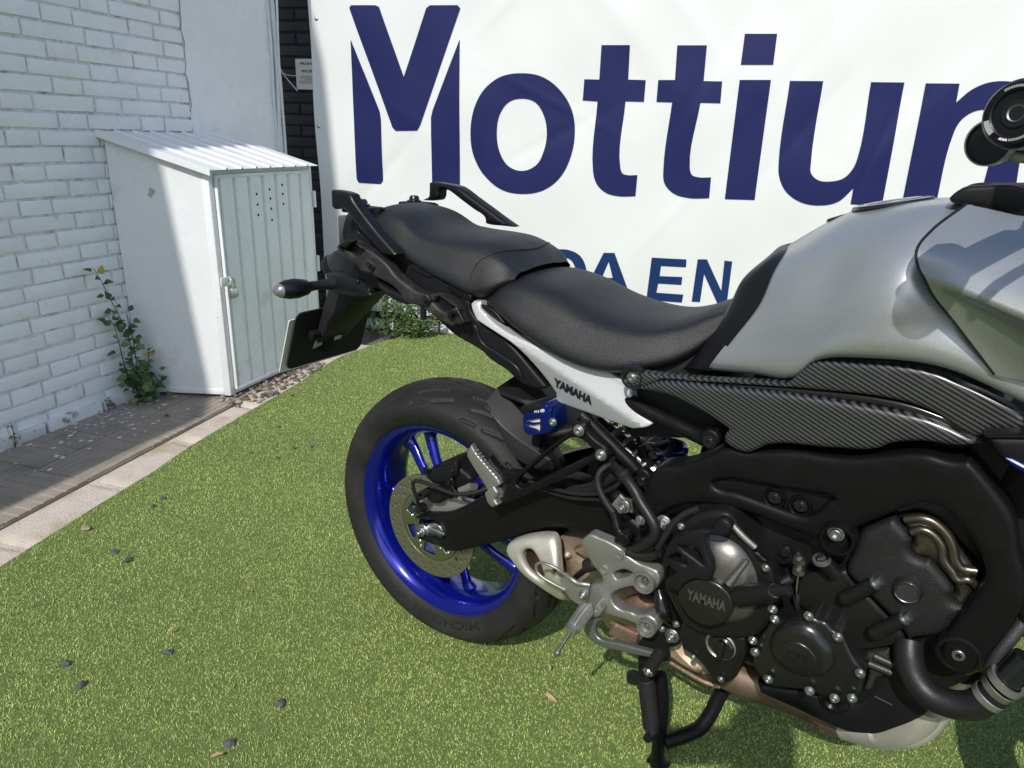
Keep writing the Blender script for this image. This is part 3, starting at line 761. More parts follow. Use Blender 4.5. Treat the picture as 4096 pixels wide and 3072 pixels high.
tm_ = mat('turf_blade', (.1, .18, .03), .55, vc='tint', spec=.35, var=.18, vscale=2.2)
tag(link('turf_blades', me, tm_), 'short curly green plastic blades of the artificial turf', 'turf', kind='stuff')

# ================================================================ the motorcycle (x forward, y left, origin under the rear axle)
bike = thing('motorcycle', 'silver grey touring motorcycle with blue rear wheel parked on the turf', 'motorcycle', (0, 0, 0))
M_frame = mat('frame_black', (.0062, .0062, .0066), .44, .15, spec=.22, bump=.10, bscale=900, fleck=.45, var=.1, rvar=.06)
M_plas = mat('black_plastic', (.0065, .0067, .0078), .50, spec=.25, bump=.25, bscale=1100, var=.12, vscale=12, rvar=.08)
M_plas_sm = mat('black_plastic_smooth', (.006, .006, .0075), .36, spec=.32, var=.1, bump=.06, bscale=600, rvar=.06)
M_gloss = mat('black_gloss', (.008, .008, .009), .22, coat=.3)
M_seat = mat('seat_vinyl', (.008, .009, .011), .45, bump=1.0, bscale=620, var=.1, vscale=6, spec=.5, rvar=.04)
M_rub = mat('rubber', (.012, .012, .0125), .58, spec=.3, bump=.2, bscale=500, var=.15, vscale=14)
M_tyre = mat('tyre_rubber', (.015, .015, .0155), .62, spec=.3, bump=.25, bscale=400, var=.22, vscale=9, col2=(.036, .035, .033), c2scale=7, c2lo=.52, c2hi=.8)
M_tyretxt = mat('tyre_lettering', (.010, .010, .010), .45)
M_tank = mat('tank_matt_grey', (.40, .42, .43), .30, .62, fleck=.09, var=.03, coat=.0)
M_silver = mat('matt_silver', (.43, .445, .45), .48, .35, fleck=.08, var=.03)
M_blue = mat('anodised_blue', (.003, .009, .25), .20, .55, coat=.6, var=.1, rvar=.05)
M_blued = mat('guard_blue', (.008, .022, .20), .30, .7, var=.1)
M_alu = mat('cast_aluminium', (.40, .40, .385), .40, .85, bump=.2, bscale=700, fleck=.18, var=.1, vscale=12, rvar=.08)
M_alud = mat('grey_aluminium', (.31, .31, .29), .42, .7, bump=.2, bscale=700, fleck=.2, var=.12, vscale=12)
M_steel = mat('bike_steel', (.55, .55, .54), .26, 1., var=.12, vscale=50, rvar=.1)
M_zinc = mat('bright_zinc', (.38, .40, .40), .42, 1., var=.15, vscale=90, rvar=.1)
M_eng = mat('engine_black', (.013, .0127, .0125), .38, .3, spec=.35, bump=.15, bscale=800, fleck=.35, var=.15, vscale=8, rvar=.07)
M_mag = mat('magnesium_grey', (.17, .163, .155), .34, .75, bump=.12, bscale=900, fleck=.3, var=.08, rvar=.05)
M_gen = mat('generator_cover_black', (.050, .050, .050), .26, .8, var=.08, rvar=.05)
M_engtex = mat('engine_wrinkle', (.012, .012, .0125), .50, spec=.35, bump=.6, bscale=420, var=.12)
M_bronze = mat('cam_cover_bronze', (.17, .145, .125), .30, .9, var=.1, fleck=.2, rvar=.05)
M_exh = mat('exhaust_steel', (.60, .57, .51), .42, .65, var=.12, vscale=14, bump=.1, bscale=120, rvar=.1)
M_heat = mat('heat_tinted_steel', (.38, .29, .20), .45, .6, var=.25, vscale=12, col2=(.20, .11, .07), c2scale=18, c2lo=.5, c2hi=.7, rvar=.12)
M_cop = mat('rusty_header', (.20, .13, .10), .55, .5, bump=.4, bscale=160, var=.3, vscale=22, col2=(.38, .26, .17), c2scale=14, c2lo=.5, c2hi=.65)
M_disc = mat('brake_disc_gold', (.33, .315, .25), .38, .9, var=.08, vscale=60)
M_discs = mat('brake_disc_steel', (.42, .42, .41), .28, 1., var=.06, vscale=60)
M_black = mat('deep_black', (.004, .004, .0045), .7)
M_foot = mat('dark_cast', (.045, .044, .043), .45, .5, bump=.2, bscale=300, var=.2)
M_gcast = mat('grey_cast', (.30, .30, .30), .45, .6, bump=.15, bscale=400, var=.1)
M_hug = mat('hugger_plastic', (.016, .016, .017), .42, bump=.15, bscale=900, var=.1)
M_dust = mat('dusty_plastic', (.012, .012, .0125), .55, bump=.3, bscale=700, var=.2, vscale=25, col2=(.05, .048, .044), c2scale=30, c2lo=.5, c2hi=.75)
M_lens = mat('clear_lens', (.14, .14, .15), .08, spec=.8, coat=.5)
M_decal = mat('black_decal', (.012, .012, .014), .4)
M_wtext = mat('white_print', (.75, .75, .75), .5)
M_hose = mat('grey_hose', (.012, .012, .013), .42, spec=.35, bump=.15, bscale=300, var=.1)
M_sage = mat('pedal_grey', (.20, .225, .205), .38, .75, var=.1, vscale=14, fleck=.1)

# ---- rear wheel ------------------------------------------------------------------------------------------
AX = Vector((0, 0, .318)); RT = .315
# tyre section: crown radius .315, half width .090, bead .226 at half width .066 ; s runs bead -> crown -> bead
sec = [(.066, .2265), (.074, .229), (.082, .238), (.0875, .250), (.0905, .262), (.0905, .272), (.088, .280), (.081, .2885), (.070, .297), (.055, .3045), (.037, .3105), (.018, .314), (0, .315)]
half = smooth_line([Vector((a, b, 0)) for a, b in sec], 5, False, 170)
full = [(-p.x, p.y) for p in half]+[(p.x, p.y) for p in reversed(half[:-1])]
NS = len(full); NT = 760
fa = np.array(full); seg = np.hypot(*np.diff(fa, axis=0).T); S = np.concatenate([[0], np.cumsum(seg)]); S -= S[-1]/2
th = np.linspace(0, 2*np.pi, NT, endpoint=False)
# grooves: strokes in (s, arc) repeated round the tyre; s is distance from the crown
PERD = 2*np.pi*RT/13
strokes = []
for sg in (-1, 1):
    ph = 0 if sg < 0 else PERD*.5
    strokes += [((sg*.012, .000+ph), (sg*.030, .050+ph), .0030), ((sg*.030, .050+ph), (sg*.040, .085+ph), .0026),
                ((sg*.040, .030+ph), (sg*.058, .085+ph), .0034), ((sg*.058, .085+ph), (sg*.066, .100+ph), .0028),
                ((sg*.066, .000+ph), (sg*.084, .046+ph), .0042), ((sg*.020, .090+ph), (sg*.034, .125+ph), .0022), ((sg*.088, .070+ph), (sg*.094, .105+ph), .0036)]
strokes += [((-.004, .02), (.004, .11), .0028)]
TH, SS = np.meshgrid(th, S, indexing='ij'); arc = (TH*RT) % PERD
dep = np.zeros_like(TH)
for (s0, a0), (s1, a1), wdt in strokes:
    for sh in (-PERD, 0, PERD):
        ax_, ay = SS-s0, arc+sh-a0; bx, by = s1-s0, a1-a0; l = bx*bx+by*by
        t = np.clip((ax_*bx+ay*by)/l, 0, 1); dd = np.hypot(ax_-t*bx, ay-t*by)
        dep = np.maximum(dep, np.clip((wdt*1.25-dd)/(wdt*.5), 0, 1))
dep *= .0042
nrm = np.gradient(fa, axis=0); nrm = np.stack([-nrm[:, 1], nrm[:, 0]], 1); nrm /= np.hypot(nrm[:, 0], nrm[:, 1])[:, None]
if nrm[NS//2, 1] < 0: nrm = -nrm
yy = fa[None, :, 0]-dep*nrm[None, :, 0]; rr = fa[None, :, 1]-dep*nrm[None, :, 1]
# raised ring on the sidewall
co = np.stack([rr*np.cos(TH)+AX.x, yy+0*TH, rr*np.sin(TH)+AX.z], 2).reshape(-1, 3)
f = []
for i in range(NT):
    j = (i+1) % NT
    f += [(i*NS+k, j*NS+k, j*NS+k+1, i*NS+k+1) for k in range(NS-1)]
wheel = link('rear_wheel', None, None, bike); wheel.empty_display_size = .1
tyre = link('tyre', mesh('tyre', co, f, 50), M_tyre, wheel)
def tyre_text(s, a0, a1, r0, r1, bold=.03, dep_=.0014):
    # reads clockwise on the right-hand sidewall; angle measured from +x towards +z
    def yat(r):
        for (y1, q1), (y2, q2) in zip(sec, sec[1:]):
            if q1 <= r <= q2: return y1+(y2-y1)*(r-q1)/(q2-q1)
        return .09
    def fn(u, v, k):
        a = a0+(a1-a0)*u; r = r0+(r1-r0)*v; return (r*math.cos(a)+AX.x, -yat(r)-k+.0003, r*math.sin(a)+AX.z)
    text('tyre_lettering', s, fn, M_tyretxt, wheel, dep_, bold)
def ang(p): return math.atan2(p[1]-AX.z, p[0]-AX.x)
a0, = [(-.1088,.529)]; a1, = [(.0907,.5586)]
tyre_text('MICHELIN', ang(a0), ang(a1), .240, .258)
a0, = [(.1276,.1159)]; a1, = [(-.0593,.0873)]
tyre_text('MICHELIN', ang(a0), ang(a1)+(0 if ang(a1) < ang(a0) else -2*math.pi), .240, .258)
a0, = [(-.089,.0935)]; a1, = [(-.167,.1762)]
tyre_text('180/55 ZR 17', ang(a0), ang(a1), .242, .255)
a0, = [(.0975,.5472)]; a1, = [(.1392,.5267)]
tyre_text('ROAD', ang(a0), ang(a1), .240, .256)
# rim
rp = [(.229, -.0745), (.2315, -.072), (.2305, -.066), (.224, -.062), (.216, -.058), (.212, -.045), (.205, -.022), (.203, .022), (.212, .045), (.216, .058), (.224, .062), (.2305, .066), (.2315, .072), (.229, .0745), (.221, .071), (.213, .062), (.206, .05), (.199, .03), (.197, 0), (.199, -.03), (.206, -.05), (.213, -.062), (.221, -.071)]
rim = lathe('rim', rp, tuple(AX), M_blue, wheel, axis=(0, 1, 0), n=120, close=True, angle=50)
pa, = [(-.1335,.4377)]; pb, = [(-.0737,.4904)]
mid_a = (ang(pa)+ang(pb))/2
for k in range(5):
    am = mid_a+2*math.pi*k/5
    for sg in (-1, 1):
        a_r = am+sg*.185; a_h = am+sg*.30
        P = [AX+Vector((r*math.cos(a), y, r*math.sin(a))) for r, a, y in ((.035, a_h, -.004), (.075, a_h-sg*.06, -.012), (.13, am+sg*.20, -.012), (.185, a_r, -.002), (.201, a_r+sg*.02, 0))]
        tube('spoke', P, [.0165, .0135, .0110, .0125, .019], M_blue, wheel, n=10, sq=(.75, 1.15))
lathe('hub', [(.018, -.085), (.045, -.083), (.05, -.06), (.046, -.03), (.046, .03), (.05, .06), (.055, .075), (.03, .08), (.018, .085)], tuple(AX), M_blue, wheel, axis=(0, 1, 0), n=40)
# brake disc with drilled holes, on the right
DY = -.098
def ring_xz(r, n=64): return [(AX.x+r*math.cos(2*math.pi*i/n), AX.z+r*math.sin(2*math.pi*i/n)) for i in range(n)]
hol = [ring_xz(.083, 48)]
for k in range(60):
    a = 2*math.pi*k/60; r = (.094, .104, .113)[k % 3]; hol.append([(AX.x+r*math.cos(a)+.0030*math.cos(b), AX.z+r*math.sin(a)+.0030*math.sin(b)) for b in np.linspace(0, 2*math.pi, 8, endpoint=False)])
disc = link('brake_disc', panel_mesh('brake_disc', ring_xz(.1225, 90), DY, .005, .0006, holes=hol, sm=False, step=.0045), M_disc, wheel)
hol2 = [ring_xz(.03, 32)]
for k in range(6):
    a = 2*math.pi*k/6; hol2.append([(AX.x+r*math.cos(b), AX.z+r*math.sin(b)) for r, b in ((.045, a+.2), (.045, a+.8), (.07, a+.75), (.07, a+.25))])
link('disc_carrier', panel_mesh('disc_carrier', ring_xz(.0815, 60), DY-.001, .007, .001, holes=hol2, sm=False, step=.005), M_discs, wheel)
for k in range(5):
    a = 2*math.pi*k/5+.4; bolt((AX.x+.052*math.cos(a), DY-.001, AX.z+.052*math.sin(a)), .006, 'allen', M_steel, wheel)
# axle, nut, adjuster
lathe('axle', [(.011, .10), (.011, .128), (.009, .130), (.004, .131)], tuple(AX), M_zinc, wheel, n=24)
bolt((AX.x, -.120, AX.z), .0155, 'stud', M_zinc, bike, 'axle_nut')
# sprocket and chain on the left
lathe('sprocket', [(.03, .075), (.095, .075), (.098, .079), (.095, .083), (.03, .083)], tuple(AX), M_steel, wheel, axis=(0, 1, 0), n=44)
ch = [AX+Vector((.098*math.cos(a), .079, .098*math.sin(a))) for a in np.linspace(math.pi*.52, math.pi*1.45, 12)]
tube('chain', [Vector((.50, .079, .455))]+ch+[Vector((.50, .079, .375))], .008, M_black, bike, n=8)

# ---- swingarm
sw = [(-.025,.3431),(-.003,.3613),(.0319,.3744),(.0695,.3885),(.1023,.4095),(.1443,.4413),(.1779,.4669),(.2264,.4947),(.2725,.5212),(.3197,.5432),(.3599,.5504),(.4027,.541),(.4446,.5266),(.4778,.5111),(.5033,.4934),(.5061,.4646),(.4655,.4404),(.4253,.4275),(.3958,.4448),(.3639,.4459),(.3257,.4368),(.2867,.4189),(.2558,.3983),(.2239,.3777),(.1635,.343),(.1248,.319),(.0846,.3004),(.0582,.3004),(.0118,.2963),(-.0179,.2951),(-.0078,.3061),(.0315,.3173),(.0582,.3179),(.0677,.3314),(.0628,.3594),(.0432,.359),(-.0071,.3461)]
swy = lambda x, z: .028*min(1, max(0, (x-.10)/.35))**1.5
panel('swingarm', sw, -.132, .045, M_frame, bike, r=.014, yf=swy, mirror=True)
panel('adjuster_block', [(.0094,.3355),(.027,.3452),(.0442,.343),(.0537,.3314),(.0441,.3076),(.0267,.3028),(.0091,.3048),(.0034,.3197)], -.116, .02, M_zinc, bike, r=.002, sm=False)
(x, z), = [(.0446,.3355)]
tube('adjuster_bolt', [(x-.015, -.124, z), (x+.022, -.124, z)], .0045, M_zinc, bike, n=10, sm=1)
bolts([(.0857,.3041),(.0091,.2933)], -.137, .0055, 'allen', M_zinc, bike)
panel('chain_slider', [(.3643,.5154),(.416,.5174),(.4139,.5116),(.4048,.4969),(.3865,.4996),(.3727,.5079)], -.132+.03-.004, .004, M_alu, bike, r=.001)

# ---- brake caliper, bracket and hose
panel('caliper_bracket', [(-.037,.3452),(-.0204,.3813),(.0112,.4117),(.0567,.4265),(.115,.4234),(.1327,.4262),(.1081,.4051),(.0717,.3822),(.0185,.3617),(-.0209,.3467)], -.112, .02, M_gcast, bike, r=.006)
cal = panel('caliper', [(.0168,.4589),(.0328,.4859),(.0513,.493),(.0587,.5029),(.0838,.5175),(.0987,.523),(.1103,.5092),(.1382,.4951),(.14,.4902),(.1195,.4724),(.0912,.4556),(.0732,.4576),(.0419,.4508)], -.133, .05, M_plas, bike, r=.008)
panel('caliper_lower', [(.0191,.421),(.0362,.4378),(.0841,.4517),(.0913,.4383),(.0841,.4281),(.0695,.4264),(.0622,.4143),(.051,.4074),(.0322,.4043),(.0209,.4102)], -.134, .03, M_plas, cal, r=.008)
panel('caliper_rib', [(.0415,.4876),(.106,.5238),(.1095,.5188),(.1097,.4962),(.0992,.4869),(.0523,.4613),(.0413,.4657)], -.141, .012, M_plas, cal, r=.004)
panel('caliper_rib', [(.0748,.4966),(.1031,.5083),(.1032,.4901),(.082,.4804)], -.146, .008, M_plas, cal, r=.003)
text_xz('lettering', 'NISSIN', *[(.0365,.4288),(.0771,.4318)], .011, -.1345, M_plas_sm, cal, .001)
bolts([(.0969,.4796)], -.147, .010, 'hex', M_plas_sm, cal)
bolts([(.0288,.4822),(.0087,.4137)], -.14, .008, 'hex', M_plas_sm, cal)
tube('brake_hose', [(-.0028,-.13,.3727),(.0099,-.15,.4152),(.0053,-.155,.4382),(.0056,-.155,.4542),(.0357,-.155,.4621),(.0723,-.155,.4613),(.1115,-.155,.4617),(.1455,-.15,.4698),(.1716,-.14,.4811),(.2029,-.12,.4994),(.2844,-.1,.5142),(.3441,-.1,.5246)], .0042, M_rub, bike, n=8)
tube('sensor_cable', [(.1055,-.152,.4769),(.1144,-.15,.4652),(.1417,-.145,.4644),(.171,-.13,.4722),(.2124,-.11,.4953)], .0028, M_rub, bike, n=8)
lathe('sensor', [(0, .013), (.008, .012), (.011, .004), (.011, -.01)], tuple([(.0109,-.14,.3868)][0]), M_gloss, bike, n=18)
lathe('caliper_pin', [(.006, .01), (.009, .01), (.009, -.02), (.006, -.02)], tuple([(.0247,-.145,.4275)][0]), M_rub, bike, n=14)
tube('caliper_spacer', [(.1025,-.115,.453),(.134,-.115,.4724)], .012, M_gcast, bike, n=14, sm=1)

# ---- rear hugger
hug_o = [(.1637,.6608),(.1694,.651),(.1975,.6244),(.2392,.6046),(.2858,.5898),(.3101,.5815),(.3198,.5761),(.3199,.565),(.2937,.5543),(.2631,.555),(.2347,.5623),(.2116,.5857),(.1882,.6163)]
panel('rear_hugger', hug_o, -.118, .006, M_hug, bike, r=.003)
h3 = [(.1637,-.118,.6608),(.1975,-.118,.6244),(.2392,-.118,.6046),(.2858,-.118,.5898),(.3198,-.118,.5761)]
h4 = [(.1664,-.085,.6823),(.2052,-.085,.6583),(.2377,-.085,.6354),(.2727,-.085,.6137),(.3014,-.085,.588)]
rows = [h3, [(p[0], -.088, p[2]) for p in h4], [(p[0], .0, p[2]+.012) for p in h4], [(p[0], .088, p[2]) for p in h4], [(p[0], .118, p[2]) for p in h3]]
net('rear_hugger', rows, M_plas, bike, su=1, sv=1, angle=12)
hull('hugger_box', [(.1699,-.09,.6845),(.205,-.07,.6861),(.2664,-.09,.6772),(.221,-.1,.6761),(.1832,-.1,.6742),(.2522,-.1,.6658)]+[(.1195,.06,.6311),(.1746,.06,.6113),(.0716,.06,.6027)], M_plas, bike, .0015)

# ---- subframe tubes
tube('subframe_tube', [(.3725,-.118,.6856),(.3963,-.12,.6718),(.4248,-.125,.6573),(.4547,-.13,.6419),(.4803,-.135,.6293),(.4967,-.14,.6211)], .0122, M_frame, bike, n=20)
panel('subframe_tab', [(.4943,.6259),(.5066,.6346),(.5164,.6326),(.5246,.6236),(.5248,.6138),(.5177,.604),(.5083,.6002),(.5029,.6052),(.5002,.616)], -.152, .016, M_frame, bike, r=.004)
bolts([(.5103,.6146)], -.153, .0095, 'allen', M_gloss, bike)
tube('subframe_tube', [(.4433,-.115,.7391),(.4831,-.125,.7294),(.5233,-.13,.7224),(.5577,-.135,.7178),(.589,-.14,.7129),(.605,-.145,.7121)], .0122, M_frame, bike, n=20)
panel('subframe_tab', [(.5954,.7229),(.6098,.7339),(.6238,.7305),(.6288,.7216),(.6256,.7094),(.614,.7009),(.6037,.7043)], -.157, .018, M_frame, bike, r=.004)
bolts([(.6144,.7153)], -.159, .0105, 'allen', M_gloss, bike)
for sgn in (1,):
    tube('subframe_tube', [(p[0], -p[1], p[2]) for p in [(.3725,-.118,.6856),(.4248,-.125,.6573),(.4967,-.14,.6211)]], .0122, M_frame, bike, n=14)
    tube('subframe_tube', [(p[0], -p[1], p[2]) for p in [(.4433,-.115,.7391),(.5233,-.13,.7224),(.605,-.145,.7121)]], .0122, M_frame, bike, n=14)

# ---- pillion footrest bracket (right) and folded peg
br = panel('footrest_bracket', [(.3831,.6795),(.3918,.6947),(.405,.6943),(.4121,.6787),(.4294,.668),(.4476,.66),(.455,.6491),(.4485,.6351),(.4323,.6317),(.3901,.5971),(.3465,.5624),(.3082,.5343),(.2763,.5097),(.2388,.4853),(.2242,.4884),(.2237,.5042),(.2321,.5149),(.2376,.5232),(.2343,.5352),(.2033,.5569),(.1987,.5659),(.2058,.5726),(.2323,.554),(.2604,.5599),(.2714,.562),(.2924,.5835),(.3276,.6207),(.3612,.6562)], -.167, .018, M_frame, bike, r=.005,
           holes=[[(.2734,.5474),(.293,.5699),(.3281,.6112),(.3619,.6459),(.3831,.6622),(.4001,.6622),(.4262,.6489),(.412,.632),(.3747,.6032),(.3304,.569),(.2996,.5442),(.2809,.5332),(.2711,.5364)]])
bolts([(.3953,.6796),(.4398,.647)], -.169, .0105, 'allen', M_zinc, br)
for (x, z) in [(.3953,.6796),(.4398,.647)]: lathe('boss', [(.0135, -.004), (.0135, .003), (.0115, .005), (.0108, .002)], (x, -.165, z), M_frame, br, n=26)
for (x, z) in [(.2379,.5088)]: lathe('pivot_pin', [(0, .006), (.007, .006), (.008, .004), (.008, -.03)], (x, -.168, z), M_zinc, br, n=18)
for (x, z) in [(.2476,.5426)]: lathe('boss', [(0, .006), (.008, .005), (.010, .001), (.010, -.01)], (x, -.165, z), M_frame, br, n=18)
peg = panel('pillion_peg', [(.1643,.5689),(.168,.584),(.1752,.5964),(.1802,.5875),(.1997,.5708),(.2221,.5551),(.2396,.5415),(.2445,.534),(.2324,.5231),(.217,.5096),(.2071,.5221),(.1841,.5464)], -.180, .012, M_alu, bike, r=.003)
for k in range(9):
    t = (k+.5)/9; a, b = Vector([(.1809,.5849)][0]), Vector([(.2382,.5377)][0]); p = a+(b-a)*t
    link('serration', box_mesh('serration', (p.x-.003, p.x+.0035), (-.1795, -.1695), (p.y-.001, p.y+.0035), .0006), M_alu, peg)
panel('peg_mount', [(.2091,.5056),(.2291,.5277),(.2404,.5158),(.2331,.4991),(.2412,.4903),(.2273,.4798),(.2159,.4876)], -.182, .03, M_alu, bike, r=.004)

# ---- rear brake reservoir with blue guard
gd = panel('reservoir_guard', [(.2763,.6757),(.2811,.6853),(.2924,.6907),(.3287,.6995),(.3322,.6966),(.3352,.6845),(.3397,.6793),(.3391,.6663),(.3326,.6568),(.3091,.6453),(.2891,.6394),(.2795,.6427),(.2765,.6578)], -.160, .004, M_blued, bike, r=.0012, corner=35,
           holes=[[(.2824,.6699),(.2906,.668),(.3108,.6771),(.3121,.6701),(.2937,.6644),(.2864,.6644)], [(.2822,.6606),(.2939,.6597),(.3122,.6671),(.3122,.6514),(.3029,.6541),(.2884,.6543)]])
hull('reservoir', [(p[0], y, p[2]) for p in [(.2785,-.15,.6768),(.3139,-.15,.6882),(.3147,-.15,.6481),(.2876,-.15,.6395)] for y in (-.155, -.120)], mat('reservoir_plastic', (.62, .58, .52), .4, var=.05), bike, .006)
hull('reservoir_cap', [(p[0], y, p[2]) for p in [(.2707,-.15,.6893),(.3003,-.15,.7042),(.3145,-.15,.7037),(.3122,-.15,.6942),(.2785,-.15,.6781),(.274,-.15,.6796)] for y in (-.162, -.118)], M_plas, bike, .003)
hull('guard_top', [(p[0], y, p[2]) for p in [(.2897,-.15,.6861),(.3005,-.15,.7004),(.3228,-.15,.7057),(.3302,-.15,.6986)] for y in (-.1605, -.118)], M_blued, bike, .002)
hull('guard_side', [(.3363,-.16,.7031),(.3411,-.16,.6879),(.3425,-.16,.664),(.3387,-.16,.6617)]+[(p[0]+.004, -.12, p[2]) for p in [(.3363,-.16,.7031),(.3411,-.16,.6879),(.3425,-.16,.664),(.3387,-.16,.6617)]], M_blued, bike, .002)
text_xz('lettering', 'MT-09', *[(.3006,.6849),(.3214,.6916)], .0062, -.1602, M_wtext, bike, .0004)
bolts([(.3394,.678)], -.162, .0075, 'allen', M_zinc, bike)
tube('reservoir_hose', [(.3201,-.14,.6436),(.3368,-.14,.6494),(.353,-.13,.6543),(.3741,-.12,.6657)], .007, M_rub, bike, n=10)

# ---- side panels of the tail
silv = [(.1337,.8516),(.1389,.8571),(.1524,.8568),(.1559,.8458),(.182,.8285),(.2179,.8133),(.2794,.7984),(.331,.786),(.3804,.7786),(.4141,.7785),(.4413,.7682),(.4639,.7603),(.4665,.746),(.477,.7299),(.494,.7185),(.5134,.7122),(.5048,.705),(.4774,.6927),(.4345,.6937),(.3865,.6962),(.3364,.6987),(.3142,.7018),(.3212,.7078),(.3206,.7184),(.3068,.7352),(.2852,.757),(.2577,.7795),(.2302,.7957),(.2065,.8046),(.1784,.8146),(.1539,.8238),(.1379,.843)]
_c0, _c1 = [Vector(p) for p in [(.1701,.8249),(.4952,.7062)]]
def sily(x, z):
    d_ = (_c1-_c0).normalized(); q_ = Vector((x, z))-_c0; s_ = d_.x*q_.y-d_.y*q_.x
    return -.014+min(.016, abs(s_+.004)*(.40 if s_ > -.004 else .30))
side_s = panel('side_panel', silv, -.125, .02, M_silver, bike, r=.003, yf=sily, mirror=True, corner=24, grid=.006, angle=20)
text_xz('lettering', 'YAMAHA', *[(.3186,.7323),(.3976,.7155)], .0175, -.1260, M_decal, bike, .0006, .055, yf=sily)
blk = [(-.0301,.9002),(-.0176,.9057),(.0408,.8907),(.0642,.8809),(.1231,.8531),(.1266,.8356),(.1619,.8103),(.2055,.7948),(.2363,.7749),(.2669,.7502),(.3001,.7239),(.2919,.7168),(.2538,.7161),(.2075,.7377),(.1439,.7649),(.0879,.7813),(.0541,.7997),(.0093,.8277),(-.0435,.8662)]
panel('tail_side_panel', blk, -.124, .02, M_plas, bike, r=.006, mirror=True)
panel('tail_trim', [(-.0184,.9011),(.0434,.8907),(.0264,.8846),(-.0185,.8945)], -.127, .006, M_plas_sm, bike, r=.002)
panel('tail_trim', [(.07,.8826),(.0929,.8794),(.1299,.8643),(.1285,.8538),(.0799,.8659)], -.127, .006, M_plas_sm, bike, r=.002)
panel('tail_trim', [(.1315,.8128),(.1411,.8105),(.1576,.782),(.1923,.7677),(.2415,.7464),(.2513,.7276),(.2116,.7401),(.1676,.7576),(.1481,.7776)], -.128, .006, M_plas_sm, bike, r=.003)
panel('tail_trim', [(.1474,.8529),(.1784,.8476),(.2094,.825),(.1972,.8279),(.1601,.8422)], -.1275, .006, M_plas_sm, bike, r=.002)

# ---- seats (lofted across the width)
def seat(name, st, parent, n=14, crown=.25):
    """stations: x, z bottom, z top, half width, shoulder drop"""
    rows = []
    for x, zb, zt, hw, sd in st:
        H_ = zt-zb; half_ = [(hw*.82, zb-.010), (hw*.985, zb+.001), (hw*1.0, zb+H_*.13), (hw*.925, zb+H_*.46), (hw*.82, zb+H_*.74), (hw*.64, zt-sd*.28), (hw*.36, zt-sd*.06), (0, zt)]
        rows.append([(x, -a, b) for a, b in half_]+[(x, a, b) for a, b in reversed(half_[:-1])])
    me = net_mesh(name, rows, su=4, sv=5, angle=60)
    return me
st_r = [(.160, .858, .885, .112, .02), (.178, .850, .900, .128, .022), (.22, .836, .908, .142, .026), (.29, .808, .899, .150, .030), (.36, .789, .878, .152, .032), (.42, .786, .868, .149, .030), (.48, .799, .869, .138, .028), (.53, .818, .884, .120, .026), (.565, .845, .901, .104, .024), (.59, .876, .908, .088, .02), (.598, .888, .905, .078, .015)]
rs = link('rider_seat', seat('rider_seat', st_r, bike), M_seat, bike)
st_p = [(-.180, .960, .972, .072, .01), (-.172, .948, .990, .090, .014), (-.150, .942, 1.003, .104, .022), (-.115, .934, 1.004, .114, .028), (-.075, .928, .998, .119, .030), (-.03, .912, .976, .126, .032), (.03, .894, .968, .131, .032), (.09, .878, .966, .134, .032), (.135, .868, .963, .132, .034), (.168, .878, .953, .128, .034), (.192, .892, .936, .118, .03), (.208, .900, .917, .10, .015)]
ps = link('pillion_seat', seat('pillion_seat', st_p, bike), M_seat, bike)
# stitched seam across the front of the pillion seat
sp = smooth_line([(.1649,-.128,.8812),(.1709,-.134,.9048),(.1802,-.125,.9256),(.1876,-.09,.9381),(.1985,-.03,.942),(.2128,.03,.9407),(.2072,.08,.9246)], 14)

# ---- tank
def T_(*rows): return rows
tank_rows = [
 [(.5886,-.128,.8192),(.6595,-.147,.8325),(.7188,-.166,.8453),(.749,-.18,.8794),(.8115,-.19,.8974),(.8921,-.196,.904),(.9845,-.2,.8775)],
 [(.616,-.134,.871),(.6771,-.156,.887),(.7282,-.176,.9008),(.7714,-.19,.924),(.8201,-.198,.943),(.8911,-.192,.954),(.9706,-.185,.9394)],
 [(.6459,-.124,.9263),(.6899,-.15,.9376),(.7389,-.17,.9486),(.7847,-.188,.9706),(.8284,-.192,.989),(.8774,-.182,.9944),(.9583,-.175,.9943)],
 [(.6536,-.098,.9721),(.6974,-.126,.9814),(.7442,-.146,.99),(.7891,-.166,1.0147),(.8305,-.168,1.0282),(.8721,-.155,1.0342),(.9477,-.15,1.042)],
 [(.6563,-.062,.995),(.7009,-.084,1.0142),(.7399,-.1,1.0311),(.7798,-.112,1.0504),(.8218,-.118,1.0662),(.8634,-.105,1.0744),(.9397,-.1,1.0792)]]
ctr = [(.642, 0, .996), (.690, 0, 1.034), (.728, 0, 1.058), (.770, 0, 1.073), (.815, 0, 1.081), (.870, 0, 1.085), (.99, 0, 1.088)]
low = [(p[0], p[1]+.03, p[2]-.004) for p in tank_rows[0]]
rows = [low]+[list(r) for r in tank_rows]+[ctr]+[[(p[0], -p[1], p[2]) for p in r] for r in reversed(tank_rows)]+[[(p[0], -p[1], p[2]) for p in low]]
tank = net('fuel_tank', rows, M_tank, bike, su=8, sv=7, angle=70)
